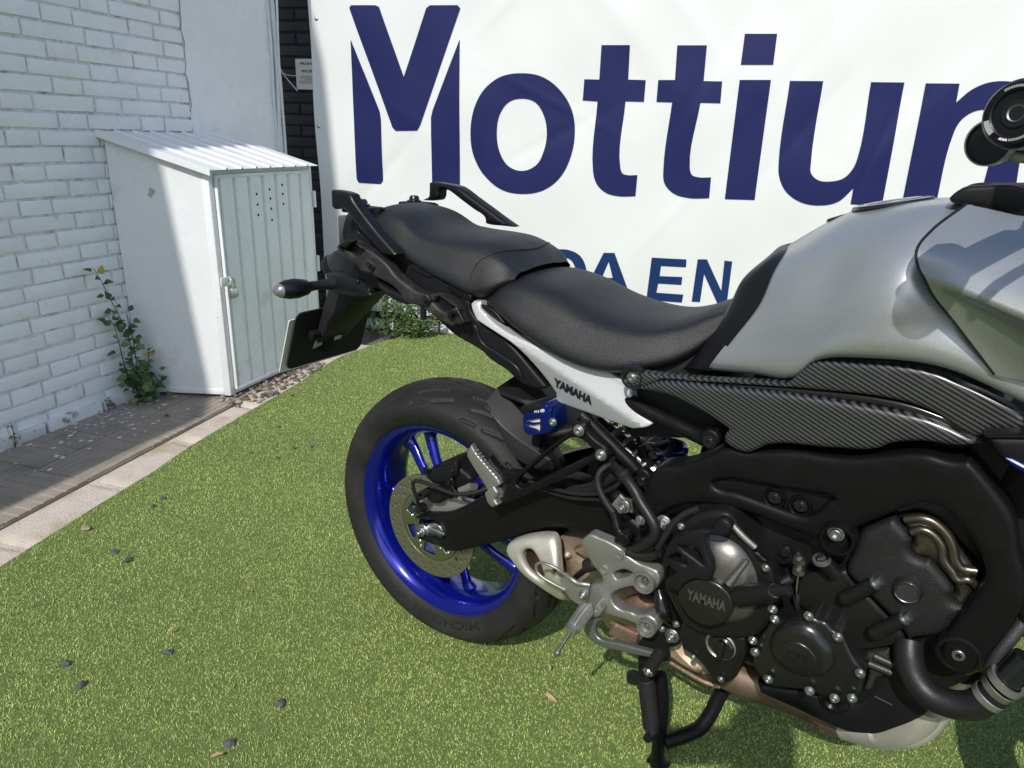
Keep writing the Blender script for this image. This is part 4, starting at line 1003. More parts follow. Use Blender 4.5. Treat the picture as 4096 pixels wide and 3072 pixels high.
# rubber strip between seat and tank
L_ = [(.5386,-.1,.8009),(.5841,-.104,.8734),(.599,-.092,.9206),(.6059,-.078,.9507),(.6254,-.044,.9776)]+[(.630, 0, .985)]
R2 = [(.5921,-.131,.8177),(.6216,-.137,.8727),(.6507,-.127,.9309),(.6567,-.101,.9742),(.6592,-.064,.9969)]+[(.648, 0, 1.003)]
bot = [(p[0], p[1]+.004, p[2]-.03) for p in L_]
strip = [bot, L_, [tuple((Vector(a)*.5+Vector(b)*.5)+Vector((-.004, -.004, .003))) for a, b in zip(L_, R2)], R2]
strip = [list(r)+[(p[0], -p[1], p[2]) for p in reversed(r[:-1])] for r in strip]
net('tank_pad', strip, M_plas_sm, bike, su=5, sv=5, angle=50)
# filler cap and its ring
fc = [.80, 0, 1.082]
lathe('filler_cap', [(0, .0015), (.046, .0015), (.050, .0005), (.053, -.004)], (.778, 0, 1.0745), M_gloss, bike, axis=(-.22, 0, .97), n=40)
lathe('filler_ring', [(.026, .002), (.031, .003), (.037, .0025), (.038, .001)], (.778, 0, 1.0745), M_steel, bike, axis=(-.22, 0, .97), n=40)
lathe('breather_cover', [(0, .0025), (.012, .002), (.014, -.002)], (.708, .0, 1.0465), M_gloss, bike, axis=(-.4, 0, .9), n=20)

# ---- front side fairing in tank colour
fr = [
 [(.8742,-.122,1.0851),(.9041,-.128,1.0808),(.9321,-.135,1.0761),(.9838,-.15,1.066)],
 [(.8464,-.186,1.053),(.8921,-.19,1.0539),(.9382,-.2,1.0491),(.9876,-.21,1.0381)],
 [(.8404,-.213,1.0343),(.8809,-.22,1.0317),(.9447,-.234,1.0205),(.9919,-.25,1.012)],
 [(.8468,-.221,1.0181),(.881,-.234,1.0134),(.9493,-.256,.9952),(.9977,-.27,.9833)],
 [(.8548,-.226,1.0081),(.8806,-.238,1.0052),(.9512,-.26,.9867),(.9995,-.275,.9747)],
 [(.8657,-.224,.9913),(.8905,-.23,.9884),(.9573,-.245,.9686),(1.0041,-.26,.9585)],
 [(.8927,-.218,.9624),(.9208,-.22,.9515),(.9702,-.23,.9397),(1.0149,-.24,.9379)],
 [(.9439,-.208,.9065),(.96,-.21,.9062),(.9866,-.215,.9063),(1.0279,-.22,.9088)]]
M_out = [list(r) for r in fr]
net('side_fairing', M_out, M_tank, bike, su=7, sv=7, angle=70)
tube('fairing_seam', [(p[0]-.0015, p[1]+.003, p[2]) for p in (r[0] for r in fr)], .0022, M_black, bike, n=6)
inn = [[(p[0]+.004, p[1]+.014, p[2]) for p in (r[0] for r in fr)]]
net('fairing_edge', [[r[0] for r in fr], [(p[0]+.006, p[1]+.016, p[2]) for p in (r[0] for r in fr)]], M_tank, bike, su=7, sv=2)
net('side_fairing', [[(p[0], -p[1], p[2]) for p in r] for r in M_out], M_tank, bike, su=4, sv=4, angle=70)
# black cover above it
cov = panel('inner_cover', [(.8527,1.0903),(.8566,1.0963),(.8648,1.1033),(.8829,1.1068),(.9152,1.1092),(.924,1.107),(.9566,1.0963),(.9634,1.0667),(.9326,1.0744),(.901,1.0803),(.8702,1.0836),(.8555,1.0861)], -.110, .05, M_plas, bike, r=.005)
hull('inner_cover', [(.86, -.09, 1.092), (.88, -.06, 1.105), (1.02, -.05, 1.115), (1.05, -.10, 1.09), (.88, .06, 1.105), (1.02, .05, 1.115), (.86, .09, 1.092), (1.05, .10, 1.09), (.9, 0, 1.08)], M_plas, bike, .003)
lathe('rubber_plug', [(.010, .004), (.016, .004), (.018, .001), (.018, -.006)], tuple([(.8822,-.08,1.1001)][0]), M_gloss, bike, axis=(-.1, -.35, .93), n=24)

# ---- carbon-look side cover
def carbon():
    m = bpy.data.materials.new('carbon_twill'); m.use_nodes = True; nt = m.node_tree; N = nt.nodes; L = nt.links; p = N['Principled BSDF']
    tc = N.new('ShaderNodeTexCoord'); mp = N.new('ShaderNodeMapping'); mp.inputs['Rotation'].default_value = (0, R_(22), 0); L.new(tc.outputs['Object'], mp.inputs['Vector'])
    sp_ = N.new('ShaderNodeSeparateXYZ'); L.new(mp.outputs[0], sp_.inputs[0])
    def mth(op, a, b=None):
        n = N.new('ShaderNodeMath'); n.operation = op
        for i, q in enumerate((a, b)):
            if q is None: continue
            if isinstance(q, (int, float)): n.inputs[i].default_value = q
            else: L.new(q, n.inputs[i])
        return n.outputs[0]
    c = .0019
    ix = mth('FLOOR', mth('DIVIDE', sp_.outputs['X'], c)); iz = mth('FLOOR', mth('DIVIDE', sp_.outputs['Z'], c))
    k = mth('FLOORED_MODULO', mth('ADD', ix, mth('MULTIPLY', iz, 1.)), 4.)
    s_ = mth('LESS_THAN', k, 1.5)
    mx = N.new('ShaderNodeMix'); mx.data_type = 'RGBA'; L.new(s_, mx.inputs[0]); mx.inputs[6].default_value = (.006, .006, .007, 1); mx.inputs[7].default_value = (.085, .088, .092, 1)
    L.new(mx.outputs[2], p.inputs['Base Color']); p.inputs['Roughness'].default_value = .34; p.inputs['Metallic'].default_value = .35; p.inputs['Coat Weight'].default_value = .6; p.inputs['Coat Roughness'].default_value = .18
    bp = N.new('ShaderNodeBump'); bp.inputs['Strength'].default_value = .10; bp.inputs['Distance'].default_value = .0006; L.new(s_, bp.inputs['Height']); L.new(bp.outputs[0], p.inputs['Normal'])
    return m
M_carb = carbon()
def cay(x, z): return -.012*max(0, min(1, (x-.45)/.4))
panel('side_cover', [(.4699,.7967),(.4881,.8024),(.53,.8078),(.6139,.8192),(.6975,.8337),(.7143,.8364),(.7263,.8524),(.7418,.8729),(.7528,.8764),(.7985,.8831),(.8397,.8891),(.88,.8892),(.9205,.8793),(.9803,.8608),(.9867,.832),(.9493,.8231),(.9424,.8201),(.8898,.8403),(.8481,.845),(.7388,.8337),(.6408,.8184),(.5453,.8021),(.5309,.7995),(.5268,.796),(.4906,.7765),(.4719,.7753)], -.168, .02, M_carb, bike, r=.006, yf=cay)
panel('side_cover', [(.5287,.7975),(.547,.8021),(.6426,.8144),(.7409,.8259),(.8511,.8318),(.8819,.8316),(.9024,.8283),(.9503,.8145),(.9268,.8044),(.8881,.7999),(.8551,.7878),(.8402,.7759),(.7867,.7614),(.7047,.7426),(.691,.7311),(.6791,.7225),(.6661,.7206),(.6436,.7271),(.6404,.7372),(.646,.7503),(.6171,.7622),(.5939,.7694),(.5495,.7793),(.5137,.7793),(.4924,.7774)], -.174, .02, M_carb, bike, r=.008, yf=cay)
panel('side_cover_gap', [(.5149,.7961),(.6401,.8166),(.7383,.832),(.8482,.8422),(.89,.8375),(.9442,.8201),(.9515,.8124),(.8924,.8259),(.8502,.8315),(.7398,.8231),(.6408,.8112),(.53,.7959)], -.163, .015, M_gloss, bike, r=.003, yf=cay)
bolts([(.4831,.7929)], -.170, .0085, 'allen', M_zinc, bike)
lathe('washer', [(.013, .001), (.018, .002), (.021, -.003), (.021, -.01)], (*[(.4822,-.168,.7922)][0],), M_gloss, bike, n=24)

# ---- frame
fo = [(.5257,.6266),(.5388,.6515),(.5792,.6694),(.6114,.6912),(.6444,.7162),(.6836,.7225),(.7321,.7382),(.8014,.7495),(.8431,.7651),(.8724,.7784),(.8976,.7852),(.9177,.7843),(.9309,.7864),(.9406,.7903),(.953,.7812)]+[(.9716,.7642),(.9958,.7378),(1.0056,.7164),(1.0142,.6894),(1.0241,.6678),(1.0329,.6299),(1.0276,.5846),(1.0147,.5366),(1.0066,.5139),(.9909,.4961),(.9742,.4981),(.9663,.5139),(.9638,.5346),(.9697,.5609),(.9798,.5985),(.9872,.6289),(.9885,.6482),(.9779,.6728),(.9597,.6946),(.9338,.7152),(.9089,.7184),(.8903,.7074)]+[(.8738,.6927),(.859,.6781),(.8399,.6596),(.8341,.651),(.8339,.6353),(.8286,.6125),(.8149,.6025),(.8007,.6076),(.7945,.6161),(.7758,.618),(.7376,.6197),(.6976,.6236),(.6595,.6226),(.6207,.6156),(.5869,.6016),(.5615,.5831),(.548,.5635),(.5403,.5456),(.5216,.5388),(.5115,.559),(.514,.5834),(.5215,.6057)]
fh = [(.6301,.655),(.6429,.6643),(.6642,.6698),(.7162,.6766),(.7652,.6839),(.7932,.6883),(.8029,.687),(.7947,.6795),(.7838,.6587),(.771,.6476),(.7464,.6457),(.7048,.6478),(.6669,.6502),(.6393,.6488)]
def fry(x, z): return .010*math.sin((x-.5)*9)+.012*max(0, .62-x)/.15
frame = panel('frame', fo, -.182, .05, M_frame, bike, r=.009, holes=[fh], yf=fry)
panel('frame', fo, -.182, .05, M_frame, bike, r=.012, holes=[fh], flip=True)
panel('frame_inset', [(.6198,.6542),(.6731,.6739),(.7378,.6797),(.805,.6872),(.8087,.6515),(.7705,.6321),(.7196,.6291),(.6643,.6377),(.6252,.6341)], -.160, .02, M_frame, bike, r=.004)
for (x, z) in [(.7221,.6579),(.7587,.657)]:
    lathe('bolt_recess', [(.0165, -.004), (.0165, .005), (.0145, .009), (.0125, .008), (.0118, .002)], (x, -.160, z), M_frame, bike, n=30)
bolts([(.7225,.6589),(.759,.6579)], -.165, .0098, 'allen', M_gloss, bike)
(x, z), = [(.8172,.636)]
lathe('engine_mount', [(.0235, -.02), (.0238, .004), (.0218, .008), (.0192, .008), (.0176, .002), (.0172, -.010), (0, -.010)], (x, -.186, z), M_frame, bike, n=36)
bolt((x-.004, -.182, z+.004), .0115, 'allen', M_zinc, bike)
(x, z), = [(.9839,.5269)]
lathe('engine_mount', [(.027, -.02), (.0272, .004), (.0255, .008), (.022, .009), (.0196, .005), (.019, -.004), (0, -.004)], (x, -.184, z), M_frame, bike, n=36)
lathe('washer', [(.009, .003), (.0155, .003), (.0165, -.002)], (x, -.184, z), M_zinc, bike, n=28)
bolt((x, -.188, z), .0105, 'allen', M_zinc, bike)
bolts([(.5222,.5533)], -.172, .0085, 'hex', M_zinc, bike)
bolts([(.5634,.5643)], -.176, .0135, 'stud', M_zinc, bike)
bolts([(.4769,.5495)], -.140, .0120, 'stud', M_zinc, bike)
panel('pivot_plate', [(.4512,.5435),(.4633,.5652),(.4725,.5594),(.4876,.5627),(.49,.5372),(.4797,.5372),(.4667,.5273)], -.132, .006, M_alu, bike, r=.001, sm=False)

# ---- tail unit under the seat
tailc = [(-.2374,.9583),(-.2316,.9682),(-.2172,.9821),(-.1772,.9888),(-.1319,.9992),(-.1362,.972),(-.1028,.9437),(-.0486,.9137),(-.0309,.9001),(-.0521,.8919),(-.0889,.8953),(-.12,.9054),(-.1678,.9186),(-.2039,.9264),(-.2207,.927),(-.2265,.9429)]
hull('tail_unit', [(-.262, -.05, .985), (-.262, .05, .985), (-.285, -.06, .955), (-.285, .06, .955), (-.25, -.085, .91), (-.25, .085, .91), (-.15, -.10, .965), (-.15, .10, .965), (-.02, -.118, .915), (-.02, .118, .915), (-.05, -.11, .865), (-.05, .11, .865), (-.2, -.08, .975), (-.2, .08, .975)], M_plas, bike, .006)
panel('tail_cover', tailc, -.105, .02, M_plas, bike, r=.006, yf=lambda x, z: .030*max(0, min(1, (-x-.08)/.18)), mirror=True)
panel('tail_cover_rib', [(-.194,.9514),(-.1877,.9451),(-.159,.9319),(-.1498,.9214),(-.172,.9328),(-.1947,.9398)], -.096, .006, M_plas_sm, bike, r=.002)
lens = hull('tail_light', [(-.293, y, z) for y in (-.055, .055) for z in (.925, .965)]+[(-.265, y, z) for y in (-.085, .085) for z in (.91, .975)], M_lens, bike, .006)
hull('under_tail', [(-.26, -.07, .90), (-.26, .07, .90), (.10, -.11, .84), (.10, .11, .84), (.05, -.11, .90), (.05, .11, .90), (-.2, -.09, .935), (-.2, .09, .935), (-.02, -.07, .845), (-.02, .07, .845)], M_black, bike, .005)
# seat base filler and battery box mass below the seats
hull('seat_base', [(.05, s*.10, .90) for s in (-1, 1)]+[(.20, s*.115, .83) for s in (-1, 1)]+[(.40, s*.12, .775) for s in (-1, 1)]+[(.58, s*.09, .84) for s in (-1, 1)]+[(.56, s*.10, .76) for s in (-1, 1)]+[(.25, s*.09, .74) for s in (-1, 1)], M_black, bike, .006)
hull('battery_box', [(x, s*.10, z) for s in (-1, 1) for x, z in ((.36, .76), (.60, .79), (.62, .70), (.46, .66))], M_black, bike, .006)

# ---- grab rails
rail_r = [(-.2133,1.0326),(-.1905,1.0324),(-.165,1.0301),(-.1511,1.0259),(-.1491,1.0222),(-.129,1.0022),(-.1083,.9855),(-.0877,.969),(-.0584,.9482),(-.0261,.9269),(-.0297,.9228),(-.0474,.9217),(-.0699,.923),(-.0803,.9285),(-.1011,.9416),(-.131,.965),(-.1675,.9921),(-.1768,.9973),(-.1931,.9964),(-.2063,.9954),(-.2126,.9989),(-.214,1.011)]
def ry(x, z): return -.012*max(0, min(1, (x+.2)/.2))
panel('grab_rail', rail_r, -.148, .024, M_plas_sm, bike, r=.009, yf=ry, corner=70)
rail_l = [(-.1951,1.0395),(-.1839,1.0409),(-.1504,1.0391),(-.1177,1.0362),(-.1096,1.0343),(-.0695,1.0145),(-.0286,.9946),(.0086,.9759),(.042,.9604),(.0091,.9602),(-.0215,.9599),(-.0333,.9617),(-.0335,.9698),(-.0374,.9761),(-.0659,.9892),(-.1045,1.0084),(-.1372,1.0247),(-.1537,1.0285),(-.1631,1.025),(-.1655,1.0115),(-.1706,1.0036),(-.179,1.0005),(-.2186,.9979),(-.2082,1.0027),(-.1978,1.008),(-.1956,1.0183)]
panel('grab_rail', rail_l, .130, .030, M_plas_sm, bike, r=.009, corner=70)
# rear carrier pads with bolts (both sides)
for s in (-1, 1):
    hull('carrier_pad', [(x, s*y, z) for x, y in ((-.222, .058), (-.222, .112), (-.150, .058), (-.150, .108)) for z in (.986, .999)], M_plas, bike, .003)
    lathe('carrier_bolt', [(0, .014), (.008, .013), (.011, .009), (.0115, .004), (.016, .003), (.016, -.003)], (-.193, s*.080, 1.000), M_gloss, bike, axis=(0, 0, 1), n=22)

# ---- pannier mount rail (right and left)
pr_ = [(-.2007,.9202),(-.1936,.9278),(-.1667,.9378),(-.1538,.9376),(-.1226,.9286),(-.1026,.9238),(-.0681,.9083),(-.0563,.901),(-.0389,.8855),(-.0127,.8715),(.0302,.8579),(.0721,.8618),(.1047,.8518),(.1181,.8411),(.1316,.8177),(.1237,.812),(.1129,.8123),(.1103,.8065),(.0967,.8074),(.083,.8105),(.0496,.8225),(.0127,.8332),(-.0048,.835),(-.0426,.8606),(-.0879,.8724),(-.1032,.8772),(-.1315,.8803),(-.1438,.8902),(-.1662,.8943),(-.1853,.9035),(-.1879,.9147),(-.1945,.9144)]
ph = [[(-.1788,.9214),(-.1578,.9361),(-.1198,.9218),(-.1394,.91),(-.1522,.9119)], [(.0568,.8444),(.0707,.8595),(.1101,.8441),(.0858,.8316)]]
pm_ = panel('pannier_mount', pr_, -.152, .024, M_dust, bike, r=.006, holes=ph)
panel('pannier_mount', pr_, -.152, .024, M_plas, bike, r=.006, holes=ph, flip=True)
panel('mount_pocket', [(-.1842,.9197),(-.1587,.9371),(-.1134,.9241),(-.138,.9079),(-.1523,.9096)], -.139, .006, M_plas, pm_, r=.001, sm=False)
panel('mount_pocket', [(.0526,.8416),(.0708,.8612),(.1127,.8445),(.0858,.8295)], -.139, .006, M_plas, pm_, r=.001, sm=False)
for pts in ([(-.1291,.9002),(-.1051,.9098),(-.0914,.9047),(-.0866,.8954),(-.0972,.8818),(-.1158,.8839)], [(.0166,.8523),(.0352,.8605),(.052,.8597),(.0575,.8508),(.0504,.839),(.0292,.8378)]):
    panel('mount_boss', pts, -.1595, .012, M_dust, pm_, r=.003, sm=False)
bolts([(-.096,.8975),(.0479,.8502)], -.161, .0072, 'hex', M_gloss, pm_)
panel('mount_hook', [(.1009,.8357),(.1142,.84),(.1261,.844),(.1314,.8375),(.1428,.8225),(.1355,.8187),(.1249,.8343),(.1143,.8336),(.1103,.8272),(.1143,.8251),(.1063,.8216),(.1014,.8262)], -.162, .014, M_plas_sm, pm_, r=.003)
panel('mount_hook', [(-.1856,.9252),(-.1769,.9315),(-.1531,.9407),(-.1417,.9392),(-.1611,.926),(-.1711,.9215),(-.1692,.9262),(-.1756,.9267),(-.1777,.9208),(-.174,.9174),(-.1786,.9169)], -.160, .014, M_plas_sm, pm_, r=.003)
panel('mount_lower', [(-.0867,.8647),(-.07,.8579),(.0011,.837),(.004,.8341),(-.0137,.8302),(-.0794,.8532)], -.152, .03, M_plas, pm_, r=.004)
for (x, z) in [(.032,.8197)]: tube('mount_stud', [(x, -.148, z+.01), (x, -.148, z-.012)], .006, M_plas, pm_, n=10, sm=1)

# ---- rear mudguard, indicators and number plate
mg_top = [(-.4148,-.03,.8272),(-.332,-.055,.8553),(-.2268,-.085,.8646),(-.1761,-.095,.8555),(-.1377,-.1,.8267)]
rows = [
  [(-.345, -.02, .862), (-.315, -.05, .893), (-.24, -.075, .905), (-.16, -.085, .885), (-.09, -.09, .852)],
  [(-.352, 0, .868), (-.32, 0, .905), (-.25, 0, .92), (-.17, 0, .905), (-.09, 0, .872)]]
hull('mudguard', [(-.375, s*.030, .868) for s in (-1, 1)]+[(-.35, s*.045, .842) for s in (-1, 1)]+[(-.31, s*.060, .893) for s in (-1, 1)]+[(-.25, s*.085, .892) for s in (-1, 1)]+[(-.15, s*.095, .866) for s in (-1, 1)]+[(-.12, s*.100, .838) for s in (-1, 1)]+[(-.20, s*.095, .822) for s in (-1, 1)]+[(-.29, s*.070, .828) for s in (-1, 1)], M_plas_sm, bike, .010)
hull('mudguard_flank', [(-.3138,-.085,.8426),(-.2807,-.1,.8121),(-.266,-.1,.8066),(-.19,-.11,.812),(-.1453,-.11,.8222),(-.1855,-.105,.8388),(-.2558,-.095,.8463)]+[(-.30, -.05, .85), (-.15, -.05, .83), (-.2, -.05, .87)], M_plas_sm, bike, .005)
hull('plate_light_housing', [(-.375, s*.03, .872) for s in (-1, 1)]+[(-.398, s*.028, .850) for s in (-1, 1)]+[(-.385, s*.03, .822) for s in (-1, 1)]+[(-.35, s*.036, .835) for s in (-1, 1)]+[(-.345, s*.035, .87) for s in (-1, 1)], M_plas_sm, bike, .008)
bolts([(-.1911,.8436),(-.159,.8299)], -.103, .006, 'allen', M_gloss, bike)
hull('plate_arm', [(-.33, s*.05, .835) for s in (-1, 1)]+[(-.22, s*.06, .825) for s in (-1, 1)]+[(-.385, s*.055, .70) for s in (-1, 1)]+[(-.365, s*.055, .70) for s in (-1, 1)]+[(-.40, s*.05, .655) for s in (-1, 1)], M_black, bike, .006)
# number plate: black carrier seen from its back, white plate behind it
pt, pb_ = Vector((-.378, 0, .748)), Vector((-.432, 0, .602)); pd = (pb_-pt); pu = pd.normalized(); pn = Vector((pu.z, 0, -pu.x))
if pn.x < 0: pn = -pn
def plate_pts(hw, r, a0, a1, off):
    P = []
    for sx, sy in ((-1, 0), (1, 0), (1, 1), (-1, 1)):
        cx_ = sx*(hw-r); cu = a0+r if sy == 0 else a1-r
        for k in range(5):
            q = {(-1, 0): math.pi, (1, 0): 1.5*math.pi, (1, 1): 0, (-1, 1): .5*math.pi}[(sx, sy)]+k*math.pi/8
            P.append((cx_+r*math.cos(q), cu+r*math.sin(q)))
    return P
def plate_obj(name, hw, r, a0, a1, o0, o1, m, parent):
    P = plate_pts(hw, r, a0, a1, 0); n = len(P); v = []
    for off in (o0, o1): v += [pt+pu*b+Vector((0, a, 0))+pn*off for a, b in P]
    return link(name, mesh(name, v, [tuple(range(n)), tuple(range(2*n-1, n-1, -1))]+[(i, (i+1) % n, n+(i+1) % n, n+i) for i in range(n)], 30), m, parent)
npl = plate_obj('plate_carrier', .120, .016, 0, pd.length, 0, .004, M_black, bike)
plate_obj('number_plate', .1265, .004, .024, pd.length+.016, -.0125, -.0100, mat('plate_white', (.7, .7, .68), .4), bike)
# ribs and brackets on the back of the carrier
def onp(a, b, off): return pt+pu*b+Vector((0, a, 0))+pn*off
hull('plate_bracket', [onp(a, b, o) for a, b in ((-.078, .052), (-.078, .074), (.035, .05), (.035, .078)) for o in (.004, .024)], M_plas, npl, .003)
hull('plate_bracket', [onp(a, b, o) for a, b in ((-.02, .03), (.05, .03), (-.02, .125), (.02, .125)) for o in (.004, .018)], M_plas, npl, .003)
hull('plate_bracket', [onp(a, b, o) for a, b in ((.055, .015), (.10, .02), (.10, .04), (.055, .045)) for o in (.004, .030)], M_plas, npl, .003)
for a, b in ((.002, .045), (.062, .03)):
    p = onp(a, b, .026); lathe('plate_screw', [(0, .002), (.005, .001), (.0055, -.003)], tuple(p), M_zinc, npl, axis=tuple(pn), n=14)
lab = mat('sticker_grey', (.38, .38, .35), .6, var=.1, vscale=60)
hull('sticker', [onp(a, b, o) for a, b in ((-.045, .078), (-.022, .078), (-.022, .108), (-.050, .112)) for o in (.0042, .0048)], lab, npl, 0)
hull('sticker', [onp(a, b, o) for a, b in ((.004, .062), (.026, .060), (.022, .090), (.0, .092)) for o in (.0185, .019)], lab, npl, 0)
# indicators
def indicator(s):
    b = Vector((-.283, s*.100, .826))
    tube('indicator_stalk', [b+Vector((.012, -s*.03, .002)), b+Vector((0, s*.0, 0)), b+Vector((-.004, s*.030, .001)), b+Vector((-.006, s*.055, .001))], [.019, .015, .0115, .013], M_rub, bike, n=14, sq=(1, .85))
    st = [(0, .012), (.012, .020), (.032, .0245), (.052, .0235), (.070, .0175), (.0755, .012)]
    v = []; f = []; n = 20
    for k, (d_, r_) in enumerate(st):
        for i in range(n):
            a = 2*math.pi*i/n; v.append(b+Vector((-.006-d_*.16+r_*1.0*math.cos(a)*1.02, s*(.050+d_), .001+r_*.86*math.sin(a))))
    for k in range(len(st)-1):
        for i in range(n): f.append((k*n+i, k*n+(i+1) % n, (k+1)*n+(i+1) % n, (k+1)*n+i))
    f.append(tuple(range(n)))
    body = link('indicator', mesh('indicator', v, f, 60), M_plas_sm, bike)
    st2 = [(.070, .0176), (.077, .0125), (.082, .006), (.083, .001)]; v = []; f = []
    for k, (d_, r_) in enumerate(st2):
        for i in range(n): a = 2*math.pi*i/n; v.append(b+Vector((-.006-d_*.16+r_*math.cos(a)*1.02, s*(.050+d_), .001+r_*.86*math.sin(a))))
    for k in range(len(st2)-1):
        for i in range(n): f.append((k*n+i, k*n+(i+1) % n, (k+1)*n+(i+1) % n, (k+1)*n+i))
    link('indicator_lens', mesh('indicator_lens', v, f, 60), M_lens, body)
indicator(-1); indicator(1)

# ---- engine -----------------------------------------------------------------------------------------------
hull('engine_block', [(x, s*.135, z) for s in (-1, 1) for x, z in ((.60, .60), (.585, .38), (.66, .335), (.90, .335), (1.0, .44), (1.04, .66), (.93, .74), (.70, .64))], M_eng, bike, .012)
hull('air_box', [(x, s*.13, z) for s in (-1, 1) for x, z in ((.62, .70), (.66, .84), (1.0, .88), (1.08, .70), (.95, .66))], M_black, bike, .02)
hull('gearbox', [(x, s*.11, z) for s in (-1, 1) for x, z in ((.49, .50), (.48, .40), (.55, .33), (.66, .30), (.70, .55), (.62, .60))], M_eng, bike, .012)
cc = panel('crankcase', [(.8335,.576),(.8495,.5583),(.8684,.5474),(.8972,.5264),(.9162,.5122),(.9286,.495),(.895,.4709),(.8646,.4479),(.8528,.4651),(.823,.4825),(.7948,.4869),(.7795,.4945),(.7728,.5373),(.7964,.5609),(.8168,.5719)], -.160, .04, M_eng, bike, r=.008)
cyl = panel('cylinder_cover', [(.8421,.6446),(.8572,.6627),(.874,.679),(.8795,.6756),(.902,.6542),(.9015,.6417),(.908,.633),(.9181,.6307),(.9269,.6337),(.9427,.6207),(.9614,.6012),(.9608,.5909),(.9669,.5835),(.9782,.5822),(.9734,.561),(.9623,.5325),(.9319,.5099),(.9285,.5015),(.9162,.5185),(.8974,.5326),(.8689,.5534),(.8502,.5642),(.8348,.5792),(.8375,.6119)], -.170, .05, M_engtex, bike, r=.012)
cam_c = panel('cam_cover', [(.8799,.6773),(.9039,.6881),(.9173,.6873),(.9383,.6751),(.956,.66),(.9783,.6396),(.9831,.6319),(.986,.6134),(.9833,.5899),(.9788,.5765),(.9674,.5778),(.9612,.5852),(.9619,.5957),(.9429,.6154),(.927,.6285),(.9079,.6278),(.9014,.6366),(.9018,.6493)], -.162, .06, M_bronze, bike, r=.016)
tube('cover_ridge', [(.8998,-.164,.6652),(.9096,-.165,.6737),(.9232,-.165,.6714),(.9357,-.165,.6597),(.9424,-.165,.6403),(.9541,-.165,.6279),(.9635,-.165,.6181),(.9725,-.164,.6221),(.9855,-.16,.6148)], .0055, M_bronze, cam_c, n=10)
tube('cover_ridge', [(.8889,-.162,.6805),(.9065,-.164,.689),(.9198,-.164,.6882),(.9388,-.164,.676),(.9491,-.164,.6594),(.9541,-.164,.6456),(.9634,-.163,.6354),(.9794,-.16,.6355)], .0065, M_bronze, cam_c, n=10)
for p0, p1 in (([(.8398,-.172,.5394)], [(.8719,-.174,.5784)]), ([(.8845,-.172,.5019)], [(.9152,-.174,.5402)])):
    tube('bolt_lug', [p0[0], p1[0]], .0105, M_eng, bike, n=16, sm=1)
    a, b = Vector(p0[0]), Vector(p1[0]); d_ = (b-a).normalized()
    lathe('lug_bolt', [(.0088, -.002), (.0092, .002), (.006, .003), (.006, .011), (0, .0115)], tuple(b), M_zinc, bike, axis=tuple(d_), n=18)
    lathe('lug_end', [(0, .010), (.006, .008), (.009, .004), (.0105, 0)], tuple(a), M_eng, bike, axis=tuple(-d_), n=16)
(x, z), = [(.9114,.5853)]
lathe('sight_plug', [(0, .006), (.0125, .006), (.0132, .004), (.0132, .001)], (x, -.176, z), M_foot, bike, n=32)
lathe('plug_collar', [(.0133, .005), (.0145, .007), (.0158, .006), (.018, -.002), (.022, -.008)], (x, -.174, z), M_engtex, bike, n=36)
lathe('plug_ring', [(.0132, .0062), (.0145, .0075), (.0150, .006)], (x, -.1745, z), M_steel, bike, n=36)
# upper left sensor
tube('coolant_stub', [(.8191,-.165,.5701),(.8073,-.172,.5838),(.8014,-.176,.5916)], [.0125, .0115, .0105], M_eng, bike, n=14)
tube('coolant_sensor', [(.8015,-.176,.5908),(.7982,-.178,.5967)], .0065, M_zinc, bike, n=6, sm=1)
lathe('sensor_flange', [(.0105, -.002), (.0125, -.002), (.0125, .003), (.008, .003)], tuple([(.8016,-.176,.5903)][0]), M_alu, bike, axis=(-.3, -.3, .9), n=20)

# clutch cover
cl = panel('clutch_cover', [(.5771,.5247),(.5818,.5415),(.5924,.5693),(.6048,.5918),(.6237,.6112),(.6474,.6251),(.6656,.628),(.6763,.6223),(.6861,.6121),(.7123,.5858),(.7346,.5651),(.7425,.5562),(.7494,.5294),(.7525,.4988),(.75,.4705),(.7375,.4424),(.7122,.4223),(.6817,.4095),(.6559,.4033),(.6283,.406),(.6088,.4246),(.5919,.4504),(.5811,.4768),(.5771,.5058)], -.198, .07, M_eng, bike, r=.010)
dome = panel('cover_dome', [(.5988,.5323),(.6096,.5619),(.6283,.5823),(.6522,.5938),(.6768,.5943),(.6991,.5856),(.7163,.5684),(.728,.549),(.7345,.5239),(.737,.4966),(.7289,.4695),(.7089,.4472),(.6835,.436),(.6564,.4318),(.6322,.4396),(.6148,.4586),(.6036,.4822),(.5984,.5062)], -.220, .06, M_mag, cl, r=.045)
panel('cover_disc', [(.6201,.4912),(.6241,.503),(.6355,.5169),(.6504,.5264),(.6688,.5299),(.6865,.525),(.6986,.5142),(.7034,.5012),(.7031,.4867),(.6967,.4711),(.6843,.458),(.6694,.4501),(.6516,.4502),(.6358,.4589),(.6242,.4734)], -.233, .02, M_gen, cl, r=.004)
text_xz('lettering', 'YAMAHA', *[(.635,.4858),(.6951,.4882)], .0175, -.2332, M_mag, cl, .0016, .03)  # lighter grey paints in the highlights on the raised letters
for a, b in (([(.7088,-.211,.571)], [(.6905,-.226,.5306)]),):
    tube('cover_rib', [a[0], b[0]], [.004, .007], M_mag, cl, n=10, sm=1)
